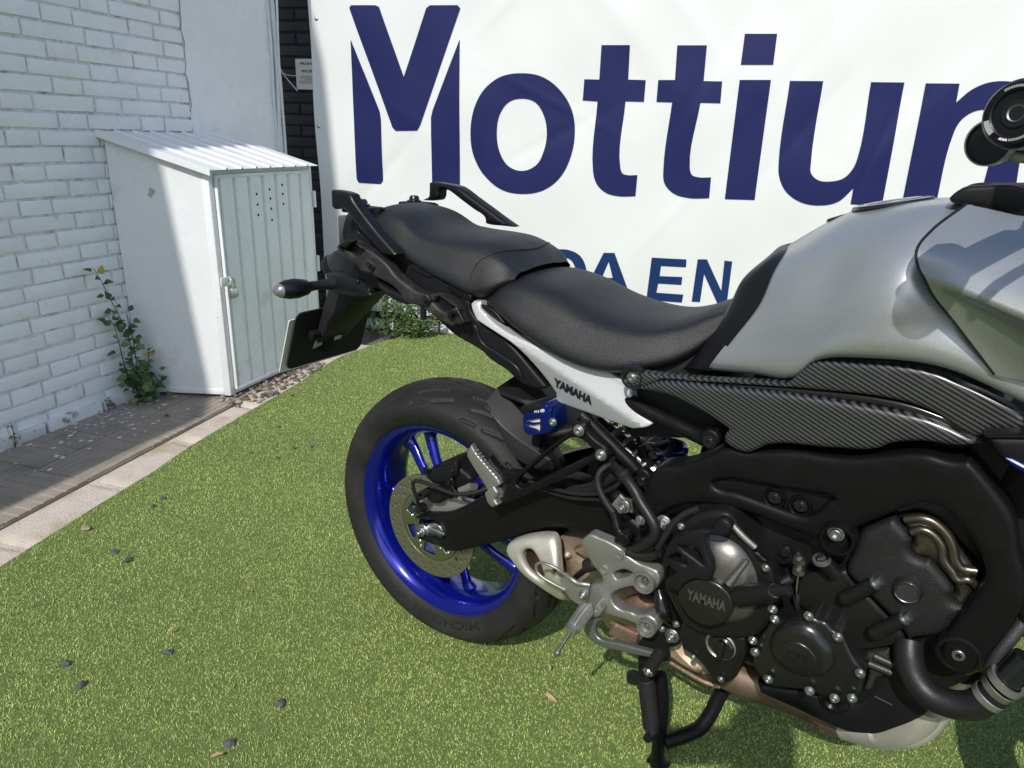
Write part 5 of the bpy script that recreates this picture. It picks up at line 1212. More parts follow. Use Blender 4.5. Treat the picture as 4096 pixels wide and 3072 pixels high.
hs_ = panel('cover_guard', [(.5901,.5155),(.5877,.531),(.5904,.5484),(.5958,.5675),(.6071,.5832),(.6273,.6019),(.6448,.6122),(.6587,.6173),(.6616,.6237),(.6661,.6353),(.6731,.6394),(.6814,.6374),(.6859,.6291),(.6793,.6147),(.6535,.6039),(.6526,.5984),(.6585,.5766),(.666,.5622),(.6685,.5423),(.6631,.5303),(.6489,.5279),(.637,.5203),(.6272,.5071),(.6242,.4976),(.6122,.4943),(.5979,.4901),(.5949,.499)], -.240, .016, M_plas, cl, r=.005, corner=60,
      holes=[[(.6117,.5709),(.624,.5762),(.641,.5794),(.6457,.5734),(.6542,.5549),(.6317,.5645)], [(.5963,.5399),(.6132,.5581),(.6197,.558),(.63,.5452),(.6148,.5436)], [(.5957,.4994),(.5987,.5254),(.6017,.5285),(.614,.5249),(.6022,.5094)]], yf=lambda x, z: .02*max(0, min(1, (.62-x)/.06)))
bolts([(.6051,.5903),(.6673,.6152)], -.212, .0062, 'allen', M_zinc, cl)
bolts([(.735,.5663)], -.207, .0062, 'allen', M_zinc, cl)
tube('filler_neck', [(.7064,-.215,.5108),(.7328,-.222,.5298),(.7532,-.225,.5446)], [.017, .0155, .0145], M_eng, cl, n=24)  # black here paints the shade lying on the neck into its colour
tube('sensor_plug', [(.7527,-.226,.5446),(.7563,-.228,.5485)], .0105, M_steel, cl, n=16, sm=1)
tube('sensor_plug', [(.7563,-.228,.5485),(.7753,-.234,.5621)], .0088, M_gloss, cl, n=16, sm=1)
panel('cover_tab', [(.7112,.5832),(.7198,.5851),(.7279,.5798),(.7358,.576),(.7276,.5719),(.7216,.573)], -.205, .01, M_plas_sm, cl, r=.002, sm=False)
tube('cover_edge', [(.6775,-.206,.6176),(.6967,-.206,.6041),(.7156,-.204,.5916)], .0045, M_alud, cl, n=8)
# oil level filler window
(x, z), = [(.688,.3913)]
panel('oil_cover', [(.6143,.3846),(.6254,.426),(.6702,.417),(.7188,.4225),(.7226,.3951),(.7173,.3627),(.7151,.3434),(.7026,.3245),(.6838,.3113),(.6747,.322),(.6539,.3423),(.6371,.3494),(.6235,.3519)], -.186, .05, M_eng, bike, r=.008)
lathe('oil_filler_ring', [(.0235, -.004), (.0245, .002), (.0225, .004), (.0205, .002), (.0205, -.002)], (x-.004, -.186, z), M_alud, bike, n=32)
oc = lathe('oil_filler_cap', [(0, .010), (.016, .009), (.019, .006), (.0198, -.004)], (x, -.186, z), M_gloss, bike, n=32)
link('grip_bar', box_mesh('grip_bar', (x-.005, x+.005), (-.203, -.194), (z-.017, z+.017), .002), M_gloss, oc)
bolts([(.6443,.3505),(.6931,.3318)], -.190, .0055, 'allen', M_zinc, bike)
# lower right cover with lettering
cp = panel('generator_cover', [(.7509,.4691),(.766,.479),(.7945,.4893),(.7957,.5026),(.8039,.5077),(.8082,.5021),(.8238,.5015),(.8361,.4933),(.8485,.4908),(.8557,.4804),(.8671,.4636),(.8801,.4506),(.8873,.4458),(.8866,.4284),(.8871,.4115),(.8825,.4032),(.8827,.3872),(.8726,.383),(.8536,.3902),(.8376,.3784),(.8215,.3786),(.7951,.3673),(.7623,.3589),(.7456,.3717),(.7361,.3854),(.7352,.4094),(.7392,.4326),(.7459,.4536)], -.190, .05, M_gen, bike, r=.006)
panel('cover_dome', [(.756,.4268),(.7555,.4501),(.7639,.4729),(.7799,.489),(.7993,.4952),(.8177,.4913),(.8329,.479),(.8444,.4623),(.8479,.4443),(.8439,.4265),(.833,.4121),(.8164,.4032),(.7961,.3998),(.7766,.4045),(.7632,.414)], -.204, .03, M_gen, cp, r=.020)
panel('cover_disc', [(.7736,.4403),(.7774,.4538),(.7897,.4635),(.8056,.4633),(.8178,.4566),(.8247,.4444),(.8227,.4334),(.8127,.4262),(.7983,.4236),(.7837,.4279)], -.2065, .01, M_gen, cp, r=.003)
text_xz('lettering', 'CP3', *[(.7847,.4326),(.8127,.4362)], .0125, -.2068, M_eng, cp, .0008, .0)
bolts([(.7523,.4969),(.7576,.4818),(.8018,.5069),(.8438,.4914),(.7325,.4313),(.7384,.4126),(.8807,.4472),(.764,.3747),(.8228,.3846),(.8568,.39),(.8783,.4019)], -.197, .0072, 'allen', M_zinc, cp)
# clutch cable adjuster
tube('clutch_cable', [(.7677,-.165,.5849),(.7691,-.168,.576)], .0045, M_rub, bike, n=8, sm=1)
tube('cable_adjuster', [(.7699,-.17,.5828),(.7737,-.17,.5514)], .0058, M_zinc, bike, n=6, sm=1)
for p in [(.7711,-.17,.5738),(.7733,-.17,.5568)]: lathe('adjuster_nut', [(.009, -.004), (.0095, .004), (.006, .005)], p, M_zinc, bike, axis=(0, 0, 1), n=6)
tube('cable_wire', [(.7735,-.17,.5513),(.775,-.17,.524),(.7778,-.17,.5139)], .0018, M_steel, bike, n=6, sm=1)
panel('cable_bracket', [(.7401,.5603),(.7429,.5808),(.7487,.5885),(.756,.5859),(.7628,.572),(.7701,.5694),(.7698,.5638),(.7595,.5638),(.7491,.5555)], -.167, .006, M_plas_sm, bike, r=.001)
bolts([(.7502,.5793)], -.170, .008, 'hex', M_gloss, bike)
hull('cable_lever', [(.7701,-.165,.5105),(.781,-.165,.5153),(.7835,-.165,.4849),(.7772,-.165,.4878)]+[(p[0], -.15, p[2]) for p in [(.7701,-.165,.5105),(.781,-.165,.5153),(.7835,-.165,.4849),(.7772,-.165,.4878)]], M_black, bike, .003)
tube('wire_loom', [(.7435,-.16,.5048),(.7551,-.15,.5215),(.7702,-.14,.5308)], .008, M_rub, bike, n=10)

# sump guard and lower cowl
panel('lower_cowl', [(.8351,.3288),(.852,.3413),(.8788,.347),(.8949,.3712),(.8989,.3855),(.9019,.405),(.9099,.4151),(.9265,.4288),(.9315,.4134),(.9474,.4017),(.9737,.3988),(.9723,.3805),(.9568,.3531),(.9396,.3313),(.9177,.3068),(.9012,.2984),(.8797,.2893),(.8515,.288),(.8221,.2893),(.7818,.2902),(.7453,.2904),(.7373,.3092),(.7892,.3242),(.8246,.334)], -.136, .12, M_plas, bike, r=.008)
tube('cowl_crease', [(.9033,-.1365,.3746),(.9278,-.1365,.3718)], .0022, M_plas_sm, bike, n=6, sm=1)
lathe('cowl_dimple', [(.026, -.006), (.022, .003), (.012, .006), (.008, .002)], tuple([(.8518,-.137,.338)][0]), M_plas_sm, bike, n=26)
hull('sump', [(x, s*.10, z) for s in (-1, 1) for x, z in ((.70, .335), (.74, .295), (.90, .300), (.94, .34))], M_eng, bike, .012)
panel('engine_foot', [(.8734,.4431),(.9073,.4687),(.9193,.4379),(.9093,.424),(.9005,.4135),(.896,.3905),(.888,.3861),(.8877,.4243)], -.150, .04, M_foot, bike, r=.006)
tube('engine_fin', [(.8916,-.152,.4522),(.9174,-.152,.4497)], .006, M_foot, bike, n=8, sm=1)
tube('engine_fin', [(.8868,-.152,.4368),(.9179,-.152,.4357)], .006, M_foot, bike, n=8, sm=1)

# ---- exhaust
col = [Vector(p) for p in [(.5552,-.06,.2384),(.6093,-.06,.2198),(.6604,-.06,.2115)]]+[Vector(p) for p in [(.8001,-.06,.2194),(.8672,-.06,.224),(.919,-.07,.2464),(.9467,-.08,.2797),(.9609,-.085,.3146),(.9652,-.085,.3374)]]
col = [p+Vector((0, .015, .022 if i < 4 else .012)) for i, p in enumerate(col)]
tube('exhaust_collector', col[:5], [.034, .034, .033, .032, .031], mat('collector_steel', (.25, .185, .135), .42, .7, var=.25, vscale=14, col2=(.12, .08, .06), c2scale=10, c2lo=.48, c2hi=.68), bike, n=26)
tube('collector_bend', col[4:], [.0315, .033, .033, .033, .032], M_exh, bike, n=26)
for s in (-.05, 0, .05):
    tube('exhaust_header', [(.91, s-.02, .255), (.965, s-.02, .285), (.995, s*1.2, .37), (1.0, s*1.5, .50), (.98, s*1.8, .58)], .019, M_exh, bike, n=14)
panel('muffler', [(.3195,.4006),(.3642,.4024),(.4106,.4037),(.4574,.3825),(.4958,.3722),(.5383,.3708),(.569,.3584),(.5815,.3248),(.6019,.2981),(.6357,.2784),(.6718,.2573),(.6405,.2389),(.6062,.236),(.5789,.2424),(.5196,.254),(.4526,.2496),(.4,.2802),(.3451,.2673)], -.112, .16, M_heat, bike, r=.040)
panel('muffler_joint', [(.4568,.2615),(.4703,.2923),(.5205,.292),(.5169,.2662),(.4861,.2581)], -.121, .02, M_cop, bike, r=.006)
panel('muffler_joint', [(.483,.3482),(.5113,.3723),(.5477,.3786),(.5439,.3591),(.5206,.3386),(.4993,.3389)], -.131, .02, M_cop, bike, r=.014)
tube('exhaust_seam', [(.5744,-.105,.2504),(.6091,-.105,.2443),(.647,-.105,.2404),(.6732,-.1,.2408)], .0045, M_cop, bike, n=8)
panel('heat_shield', [(.374,.4164),(.3991,.4311),(.425,.4281),(.4382,.4204),(.4135,.4105)], -.128, .02, M_cop, bike, r=.006)
capo = [(.2382,.3777),(.2432,.3897),(.2629,.4063),(.2954,.4239),(.3252,.4347),(.337,.4359),(.3473,.4287),(.3582,.4097),(.368,.3826),(.3754,.3522),(.3773,.3271),(.3738,.3134),(.3643,.3067),(.3419,.3094),(.3043,.3197),(.2785,.3314),(.2519,.3555),(.2403,.3672)]
holo = [(.2797,.3787),(.2814,.3878),(.2884,.3952),(.2986,.3981),(.309,.3943),(.3218,.3835),(.3307,.3672),(.3334,.3544),(.3318,.3466),(.3238,.3433),(.3072,.3464),(.29,.3586)]
_zc = [p[1] for p in capo]; _zm, _zh = (max(_zc)+min(_zc))/2, (max(_zc)-min(_zc))/2
def tip_y(x, z): return .10*max(0, (.40-x))+.022*((z-_zm)/_zh)**2
cap = panel('muffler_tip', capo, -.166, .020, M_exh, bike, r=.011, holes=[holo], yf=tip_y)
hc = np.array(holo).mean(0)
v = []; f = []; n = 28; hh = [tuple(p) for p in _resample([tuple(q) for q in smooth_line([Vector(p) for p in holo], 5, True)], .006)]
n = len(hh)
for k, (sc_, dy) in enumerate(((1.04, .020), (.93, .016), (.88, .004), (.85, .05), (.80, .12), (.1, .121))):
    for (a, b) in hh: v.append((hc[0]+(a-hc[0])*sc_+dy*.35, -.160+dy+tip_y(a, b), hc[1]+(b-hc[1])*sc_))
for k in range(5):
    for i in range(n): f.append((k*n+i, k*n+(i+1) % n, (k+1)*n+(i+1) % n, (k+1)*n+i))
link('muffler_outlet', mesh('muffler_outlet', v, f, 40), mat('dark_brown_steel', (.11, .075, .055), .45, .7, var=.25, vscale=25), cap)  # darker brown metal inside the outlet
lathe('muffler_rivet', [(0, .003), (.003, .0025), (.005, 0), (.007, -.004)], tuple([(.3597,-.118,.3943)][0]), M_exh, bike, n=18)

# ---- right footrest carrier, peg, guard
rc = panel('footpeg_carrier', [(.4242,.4843),(.4314,.496),(.4421,.5062),(.4595,.5059),(.4733,.5055),(.4975,.5006),(.515,.4917),(.5352,.4858),(.553,.4857),(.5675,.4841),(.5737,.4737),(.5721,.4584),(.5652,.4454),(.5562,.4389),(.5432,.4378),(.53,.4382),(.5109,.4265),(.4959,.4124),(.4912,.4012),(.4971,.389),(.5097,.3835),(.5298,.387),(.5383,.3863),(.548,.3898),(.5606,.3956),(.574,.3926),(.5787,.3813),(.5724,.3642),(.5645,.3577),(.5543,.3593),(.548,.3641),(.5385,.3674),(.5232,.3674),(.501,.3643),(.4819,.3621),(.4718,.3547),(.4628,.3544),(.4558,.363),(.4497,.3717),(.4457,.3757),(.4474,.3896),(.4482,.4031),(.4716,.4219),(.4712,.4309),(.4612,.4417),(.4538,.446),(.446,.4556),(.4344,.4674)], -.192, .022, M_alud, bike, r=.0042,
      holes=[[(.4904,.4464),(.4965,.4543),(.5125,.4644),(.5259,.4636),(.5154,.4513),(.4978,.4396)]], corner=50)
for (x, z), r_ in zip([(.5499,.4588),(.5625,.375)], (.0195, .0165)):
    lathe('carrier_boss', [(r_*1.0, -.03), (r_*1.02, .006), (r_*.93, .011), (r_*.82, .011), (r_*.74, .004), (r_*.70, -.006), (0, -.006)], (x, -.192, z), M_alud, rc, n=36)
    bolt((x, -.190, z), r_*.50, 'hex', M_zinc, rc)
for (x, z) in [(.4999,.4884),(.4746,.4498)]:
    lathe('carrier_plug', [(0, .0015), (.003, .003), (.0075, .003), (.0088, .001), (.0092, -.002)], (x, -.192, z), M_alud, rc, n=26)
(x, z), = [(.4713,.3707)]
hull('peg_clevis', [(p[0], y, p[2]) for p in [(.4616,-.2,.3697),(.4756,-.2,.3946),(.4872,-.2,.3812),(.4798,-.2,.3648),(.4678,-.2,.3584)] for y in (-.188, -.210)], M_alud, rc, .004)
lathe('peg_pin', [(0, .004), (.0055, .003), (.006, -.003)], (x, -.210, z), M_alud, rc, n=18)
P0, P1 = Vector([(.461,-.212,.3813)][0]), Vector([(.468,-.285,.3799)][0])
pg = tube('rider_peg', [P0, P0+(P1-P0)*.15, P1-(P1-P0)*.06, P1], [.0085, .0115, .0100, .0080], M_alu, bike, n=8, sm=1)
ax_ = (P1-P0); s1 = ax_.cross(Vector((0, 0, 1))).normalized(); s2 = s1.cross(ax_).normalized()
v = []; f = []
for i in range(14):
    for j in range(10):
        a = 2*math.pi*j/10; c0 = P0+ax_*(.14+.80*(i+.5)/14); r_ = .0112-.0014*i/14
        def q(da, dl, rr): aa = a+da; return c0+ax_*dl+(s1*math.cos(aa)+s2*math.sin(aa))*rr
        b_ = len(v); v += [q(-.27, -.026, r_*.97), q(.27, -.026, r_*.97), q(.27, .026, r_*.97), q(-.27, .026, r_*.97), q(0, 0, r_+.0036)]
        f += [(b_, b_+1, b_+4), (b_+1, b_+2, b_+4), (b_+2, b_+3, b_+4), (b_+3, b_, b_+4)]
link('peg_knurl', mesh('peg_knurl', v, f, 10), M_alu, pg)['kind'] = 'stuff'
Q = Vector([(.4519,-.3,.3356)][0]); B_ = P1-(P1-P0)*.04
tube('peg_feeler', [B_, B_+(Q-B_)*.5, Q], .0030, M_steel, pg, n=12, sm=1)
lathe('feeler_tip', [(0, .005), (.0035, .0045), (.0055, .001), (.0055, -.003), (.003, -.006)], tuple(Q), M_steel, pg, axis=tuple((Q-B_).normalized()), n=16)
panel('heel_guard', [(.397,.4012),(.3994,.4079),(.4044,.4169),(.4186,.4112),(.4333,.4099),(.4529,.4135),(.4514,.3971),(.4503,.3807),(.4384,.365),(.4273,.3658),(.4139,.3723),(.4042,.3824)], -.200, .004, M_alud, bike, r=.0015)
tube('heel_guard_edge', [(.4039,-.199,.4154),(.4189,-.204,.4144),(.43,-.204,.4116),(.4433,-.202,.4129),(.4518,-.198,.4128)], .0045, M_alud, bike, n=10)
tube('heel_guard_loop', [(.4055,-.2,.4141),(.3917,-.206,.4242),(.3751,-.21,.4286),(.3581,-.21,.4263),(.3499,-.21,.4185),(.3511,-.21,.4057),(.3595,-.21,.3997),(.3797,-.208,.3936),(.4056,-.2,.384)], .0029, M_alud, bike, n=10)
bolt(tuple([(.4428,-.203,.3898)][0]), .0085, 'allen', M_zinc, bike)
lathe('guard_rivet', [(0, .002), (.004, .002), (.0055, -.004)], tuple([(.3633,-.172,.3893)][0]), M_steel, bike, n=12)
hull('brake_switch', [(p[0], y, p[2]) for p in [(.4077,-.18,.4032),(.4347,-.18,.4367),(.4408,-.18,.4281),(.4174,-.18,.3977)] for y in (-.185, -.165)], M_plas_sm, bike, .003)
lathe('switch_boot', [(.012, -.01), (.012, .01), (.008, .014)], tuple([(.4393,-.175,.4359)][0]), M_rub, bike, axis=(.7, 0, .5), n=14)

# brake pedal
pe = panel('brake_pedal', [(.4852,.3635),(.4749,.3478),(.4724,.3348),(.4761,.3216),(.4854,.318),(.5148,.3246),(.5483,.3316),(.5808,.338),(.5811,.3271),(.5497,.3172),(.5161,.3096),(.4902,.3033),(.4722,.3034),(.4589,.3106),(.4508,.3207),(.4538,.3338),(.465,.3485)], -.205, .010, M_sage, bike, r=.003)
T0, T1 = Vector([(.5943,-.205,.3463)][0]), Vector([(.5898,-.24,.3277)][0]); d_ = (T1-T0)
pt_ = lathe('pedal_rubber', [(.009, 0)]+[(r_, k/26*d_.length) for k in range(1, 26) for r_ in ((.0112,) if k % 2 else (.0096,))]+[(.0098, d_.length)], tuple(T0), M_rub, bike, axis=tuple(d_.normalized()), n=20, angle=20)
lathe('pedal_end', [(.0098, 0), (.0092, .002), (.006, .003), (.0045, .005), (0, .0055)], tuple(T1), M_steel, bike, axis=tuple(d_.normalized()), n=20)

# ---- hoses and lines
tube('coolant_hose', [(.4769,-.165,.6247),(.495,-.178,.6215),(.5123,-.185,.6109),(.529,-.19,.5941),(.5469,-.195,.5795),(.5587,-.198,.5654),(.5585,-.198,.5481),(.5455,-.195,.5309),(.5241,-.185,.505)], .0092, M_hose, bike, n=18)
lathe('hose_clamp', [(.0094, -.008), (.0112, -.007), (.0112, .007), (.0094, .008)], tuple([(.4853,-.172,.6251)][0]), M_rub, bike, axis=(.45, 0, -.75), n=18)
hull('hose_clip', [(.4464,-.16,.627),(.4612,-.16,.6414),(.476,-.165,.6344),(.4686,-.165,.6239),(.4541,-.16,.6259),(.4778,-.17,.6145),(.4871,-.17,.6298)]+[(.4543,-.145,.6338),(.4393,-.145,.6192),(.4678,-.15,.606)], M_plas, bike, .003)
tube('brake_line', [(.4572,-.15,.6298),(.4482,-.165,.6261),(.4416,-.175,.6145),(.4443,-.18,.5988),(.4553,-.185,.584),(.4699,-.19,.5724),(.4831,-.193,.563)], .0056, M_rub, bike, n=14)
tube('line_crimp', [(.4831,-.193,.563),(.4882,-.195,.5539),(.4935,-.197,.5423)], [.0068, .0060, .0074], M_plas_sm, bike, n=14, sm=4)
tube('line_pipe', [(.4944,-.197,.5421),(.4978,-.198,.5367),(.5074,-.2,.5326)], .005, M_plas_sm, bike, n=10)
lathe('banjo', [(0, .010), (.005, .010), (.006, .006), (.0092, .005), (.0096, -.005), (.0086, -.010), (.0086, -.02)], tuple([(.508,-.195,.5262)][0]), M_plas_sm, bike, n=24)
hull('master_cylinder', [(.482,-.185,.509),(.4924,-.185,.5251),(.5112,-.185,.5199),(.5168,-.185,.5134),(.5033,-.185,.4978),(.4865,-.185,.4967)]+[(p[0], -.165, p[2]) for p in [(.482,-.185,.509),(.4924,-.185,.5251),(.5112,-.185,.5199),(.5168,-.185,.5134),(.5033,-.185,.4978),(.4865,-.185,.4967)]], M_plas_sm, bike, .006)
tube('coolant_hose', [(.3583,-.12,.5304),(.3867,-.125,.5435),(.4105,-.13,.5587),(.4329,-.135,.5804),(.4561,-.14,.6052)], .0115, M_rub, bike, n=14)
tube('abs_cable', [(.2306,-.12,.5294),(.2802,-.13,.5303),(.3378,-.135,.5352),(.3921,-.14,.5462),(.4309,-.145,.5622),(.4559,-.15,.582),(.4795,-.155,.6079)], .0040, M_rub, bike, n=8)
tube('abs_cable', [(.2309,-.12,.5215),(.2876,-.128,.524),(.3434,-.13,.5247),(.3926,-.135,.5355),(.4294,-.135,.5464)], .0045, M_gloss, bike, n=8)
tube('wire_loom', [(.5644,-.19,.5255),(.5703,-.19,.5428),(.578,-.188,.5628),(.5895,-.185,.5851),(.6056,-.182,.6022),(.6197,-.18,.6121)], .0062, M_rub, bike, n=10)
tube('wire_loom', [(.5098,-.188,.4966),(.5319,-.19,.4993),(.5515,-.192,.5063),(.5655,-.194,.5162)], .0065, M_rub, bike, n=10)
hull('wire_clip', [(p[0], y, p[2]) for p in [(.5632,-.19,.5217),(.5737,-.19,.5257),(.5762,-.19,.5166),(.5641,-.19,.5128)] for y in (-.2, -.185)], M_plas, bike, .002)
tube('side_switch_lead', [(.5627,-.16,.4291),(.5703,-.165,.4169),(.5786,-.17,.3988),(.5858,-.17,.3835)], [.009, .012, .013, .006], M_gloss, bike, n=12)
# rear of the engine: ABS unit, pipes, shock
hull('abs_unit', [(p[0], y, p[2]) for p in [(.4418,-.02,.6113),(.4555,-.02,.6188),(.477,-.02,.5849),(.4601,-.02,.5734)] for y in (-.03, .05)], M_plas, bike, .003)
hull('abs_unit', [(p[0], y, p[2]) for p in [(.4178,-.01,.5992),(.4442,-.01,.614),(.4633,-.01,.6047),(.4719,-.01,.574),(.4416,-.01,.5649)] for y in (-.005, .06)], M_black, bike, .003)
for pts in ([(.4697,-.02,.6201),(.4792,-.01,.6237),(.492,0,.6292)], [(.4768,-.02,.604),(.4896,-.01,.6095),(.4971,0,.6153)]): tube('brake_pipe', pts, .0030, M_zinc, bike, n=8)
for p in [(.4663,-.022,.6186),(.4738,-.022,.6033)]: lathe('pipe_nut', [(.006, -.008), (.0075, -.006), (.0075, .006), (.004, .008)], p, M_zinc, bike, axis=(.9, 0, .25), n=6)
tube('wire_loom', [(.4799,-.01,.5838),(.4867,0,.5968),(.4972,0,.6144),(.4956,.01,.6231)], .006, M_rub, bike, n=8)
sh0, sh1 = Vector([(.5023,.03,.6015)][0]), Vector([(.4981,.03,.5591)][0])
hx = [sh0+(sh1-sh0)*(k/60*1.2-.1)+Vector((.032*math.cos(k*.75), .032*math.sin(k*.75), 0)) for k in range(60)]
tube('shock_spring', [(p.x-.02, p.y, p.z) for p in hx], .0055, M_blue, bike, n=8, sm=2)
tube('shock_body', [(.34, .0, .62), (.60, 0, .50)], .024, M_steel, bike, n=18, sm=1)
hx = [Vector((.36, 0, .61))+Vector((.22, 0, -.10))*(k/70)+Vector((.013*math.cos(k*.8), .034*math.sin(k*.8), .03*math.cos(k*.8))) for k in range(70)]
tube('shock_spring', hx, .005, M_gcast, bike, n=8, sm=2)

# ---- radiator hose, lower radiator
hose = tube('radiator_hose', [(.9279,-.15,.4955),(.9311,-.16,.4817),(.941,-.17,.4606),(.9607,-.178,.4451),(.9836,-.182,.4435),(1.0098,-.184,.4533),(1.0269,-.184,.4753),(1.0357,-.184,.4958)], .0190, M_hose, bike, n=26)
ax3 = (Vector([(1.0357,-.184,.4958)][0])-Vector([(1.0203,-.184,.4638)][0])).normalized()
for p, m_ in zip([(1.0272,-.184,.4781),(1.0341,-.184,.495)], (M_alu, M_disc)): lathe('hose_clamp', [(.0193, -.005), (.0206, -.004), (.0206, .004), (.0193, .005)], p, m_, bike, axis=tuple(ax3), n=28)
lathe('hose_collar', [(.0175, -.004), (.0222, -.004), (.0222, .005), (.0175, .005)], tuple([(1.0392,-.184,.508)][0]), M_alud, bike, axis=tuple(ax3), n=28)
tube('radiator_pipe', [(1.0357,-.184,.4997),(1.0434,-.182,.5202),(1.0541,-.178,.5481)], .0165, M_gloss, bike, n=24, sm=1)
tube('overflow_hose', [(.9846,-.12,.4537),(.9954,-.13,.4525),(1.0075,-.14,.4619),(1.0171,-.15,.481)], .006, M_rub, bike, n=10)
tube('braided_line', [(1.0422,-.15,.5786),(1.0324,-.16,.5528),(1.0253,-.165,.5297),(1.0217,-.165,.5046)], .0085, mat('braid', (.03, .03, .032), .4, bump=.9, bscale=500), bike, n=12)
hull('radiator', [(x, s*.17, z) for s in (-1, 1) for x, z in ((1.08, .42), (1.11, .41), (1.16, .78), (1.12, .80))], M_black, bike, .004)
lathe('oil_filter', [(0, .03), (.030, .03), (.034, .025), (.034, -.03)], (1.03, -.08, .46), mat('filter_gold', (.35, .30, .12), .35, .9), bike, axis=(.8, -.3, 0), n=28)

# ---- centre stand
lg = tube('stand_leg', [(.5677,-.118,.2248),(.5772,-.118,.1843),(.5807,-.115,.1337),(.5799,-.112,.0717),(.5802,-.106,-.01)]+[(.580, -.10, .012)], [.0125, .0130, .0122, .0122, .0122, .0125], M_frame, bike, n=16)
hull('stand_foot', [(x, -y, z) for x in (.560, .602) for y in (.088, .112) for z in (.004, .012)], M_frame, bike, .003)
tube('stand_crossbar', [(.592,-.112,.0753),(.6197,-.085,.0866),(.6394,-.06,.0967),(.6477,-.03,.1132),(.6503,0,.1291),(.6537,.03,.1426)], .0140, M_frame, bike, n=18)
panel('stand_bracket', [(.5484,.3311),(.566,.3572),(.5887,.3567),(.6105,.3495),(.6068,.3334),(.5888,.3181),(.5929,.294),(.5846,.2858),(.5721,.3),(.5527,.2887),(.5314,.2931)], -.156, .01, M_plas, bike, r=.002)
bolts([(.5956,.3501)], -.160, .0125, 'stud', M_zinc, bike)
bolts([(.5767,.3554),(.6002,.3759)], -.160, .0062, 'allen', M_zinc, bike)
s0, s1_ = Vector([(.5509,-.14,.2264)][0]), Vector([(.5678,-.125,.1067)][0]); ax4 = (s1_-s0).normalized(); ua = ax4.orthogonal().normalized(); ub = ax4.cross(ua)
tube('stand_spring', [s0+(s1_-s0)*(k/240)+(ua*math.cos(k*2*math.pi/11)+ub*math.sin(k*2*math.pi/11))*.0135 for k in range(241)], .0034, M_rub, bike, n=7, sm=1)
tube('spring_core', [s0, s1_], .010, M_black, bike, n=12, sm=1)
tube('spring_hook', [(.5436,-.14,.245),(.5501,-.14,.226)], .006, M_plas, bike, n=8, sm=1)
tube('spring_hook', [(.5677,-.125,.1084),(.5735,-.125,.0971),(.5692,-.128,.0915)], .006, M_plas, bike, n=8)
lathe('spring_post', [(0, .016), (.008, .015), (.009, 0), (.009, -.02)], tuple([(.5655,-.122,.0862)][0]), M_plas, bike, n=14)
tube('stand_stop', [(.5162,-.11,.192),(.5175,-.11,.1783)], .014, M_rub, bike, n=12, sm=1)
panel('stand_tube', [(.5245,.2595),(.5402,.2708),(.5468,.2362),(.5466,.2082),(.5315,.2037)], -.130, .03, M_plas, bike, r=.006)

# ---- black fairing with stripe at the right edge
panel('belly_fairing', [(.9483,.8341),(.9842,.8438),(1.0318,.8484),(1.074,.8041),(1.0469,.7842),(1.0135,.7847),(.9948,.7962),(.9781,.8038),(.9631,.8156),(.9559,.824)], -.215, .03, M_plas, bike, r=.010)
panel('fairing_lip', [(.9472,.836),(.9837,.8458),(1.0312,.8499),(1.0321,.8459),(.9847,.8416),(.9506,.8328)], -.218, .03, M_plas_sm, bike, r=.003)
panel('stripe', [(.9713,.8155),(.981,.8149),(.9912,.8123),(1.0419,.8032),(1.0453,.7887),(.9933,.8027),(.9787,.8097)], -.2165, .003, M_blue, bike, r=.0006)
panel('stripe', [(.9732,.8149),(.9831,.8133),(.9916,.8106),(1.0429,.7991),(1.0436,.796),(.9923,.8076),(.9818,.8113)], -.2172, .003, M_wtext, bike, r=.0004)
hull('front_fairing_inner', [(x, s*y, z) for s in (-1, 1) for x, y, z in ((.96, .13, .72), (1.02, .15, .90), (1.18, .16, .98), (1.22, .14, .60), (1.08, .13, .48))], M_black, bike, .02)
# front of the bike beyond the picture: fairing, fork, wheel, bars
net('front_fairing', [[(1.0, -.27, .98), (1.15, -.27, .98), (1.32, -.20, .96), (1.42, -.09, .92), (1.44, 0, .90)],
                      [(1.05, -.22, 1.10), (1.18, -.23, 1.10), (1.32, -.17, 1.08), (1.39, -.08, 1.05), (1.41, 0, 1.04)],
                      [(1.12, -.14, 1.16), (1.2, -.15, 1.2), (1.30, -.12, 1.22), (1.34, -.06, 1.24), (1.35, 0, 1.24)]], M_tank, bike, su=4, sv=4)
net('front_fairing', [[(1.0, .27, .98), (1.15, .27, .98), (1.32, .20, .96), (1.42, .09, .92), (1.44, 0, .90)],
                      [(1.05, .22, 1.10), (1.18, .23, 1.10), (1.32, .17, 1.08), (1.39, .08, 1.05), (1.41, 0, 1.04)],
                      [(1.12, .14, 1.16), (1.2, .15, 1.2), (1.30, .12, 1.22), (1.34, .06, 1.24), (1.35, 0, 1.24)]], M_tank, bike, su=4, sv=4)
net('windscreen', [[(1.22, y, 1.22-abs(y)*.2) for y in (-.14, -.08, 0, .08, .14)], [(1.16, y, 1.32-abs(y)*.2) for y in (-.13, -.07, 0, .07, .13)], [(1.08, y, 1.42-abs(y)*.3) for y in (-.1, -.05, 0, .05, .1)]], mat('smoked_screen', (.02, .02, .02), .1), bike, su=4, sv=4)
for s in (-1, 1):
    tube('fork_leg', [(1.10, s*.105, .98), (1.28, s*.105, .60)], .027, M_gloss, bike, n=18, sm=1)
    tube('fork_leg', [(1.28, s*.105, .60), (1.43, s*.105, .285)], .022, M_steel, bike, n=18, sm=1)
fw = link('front_wheel', None, None, bike); FX = (1.44, 0, .30)
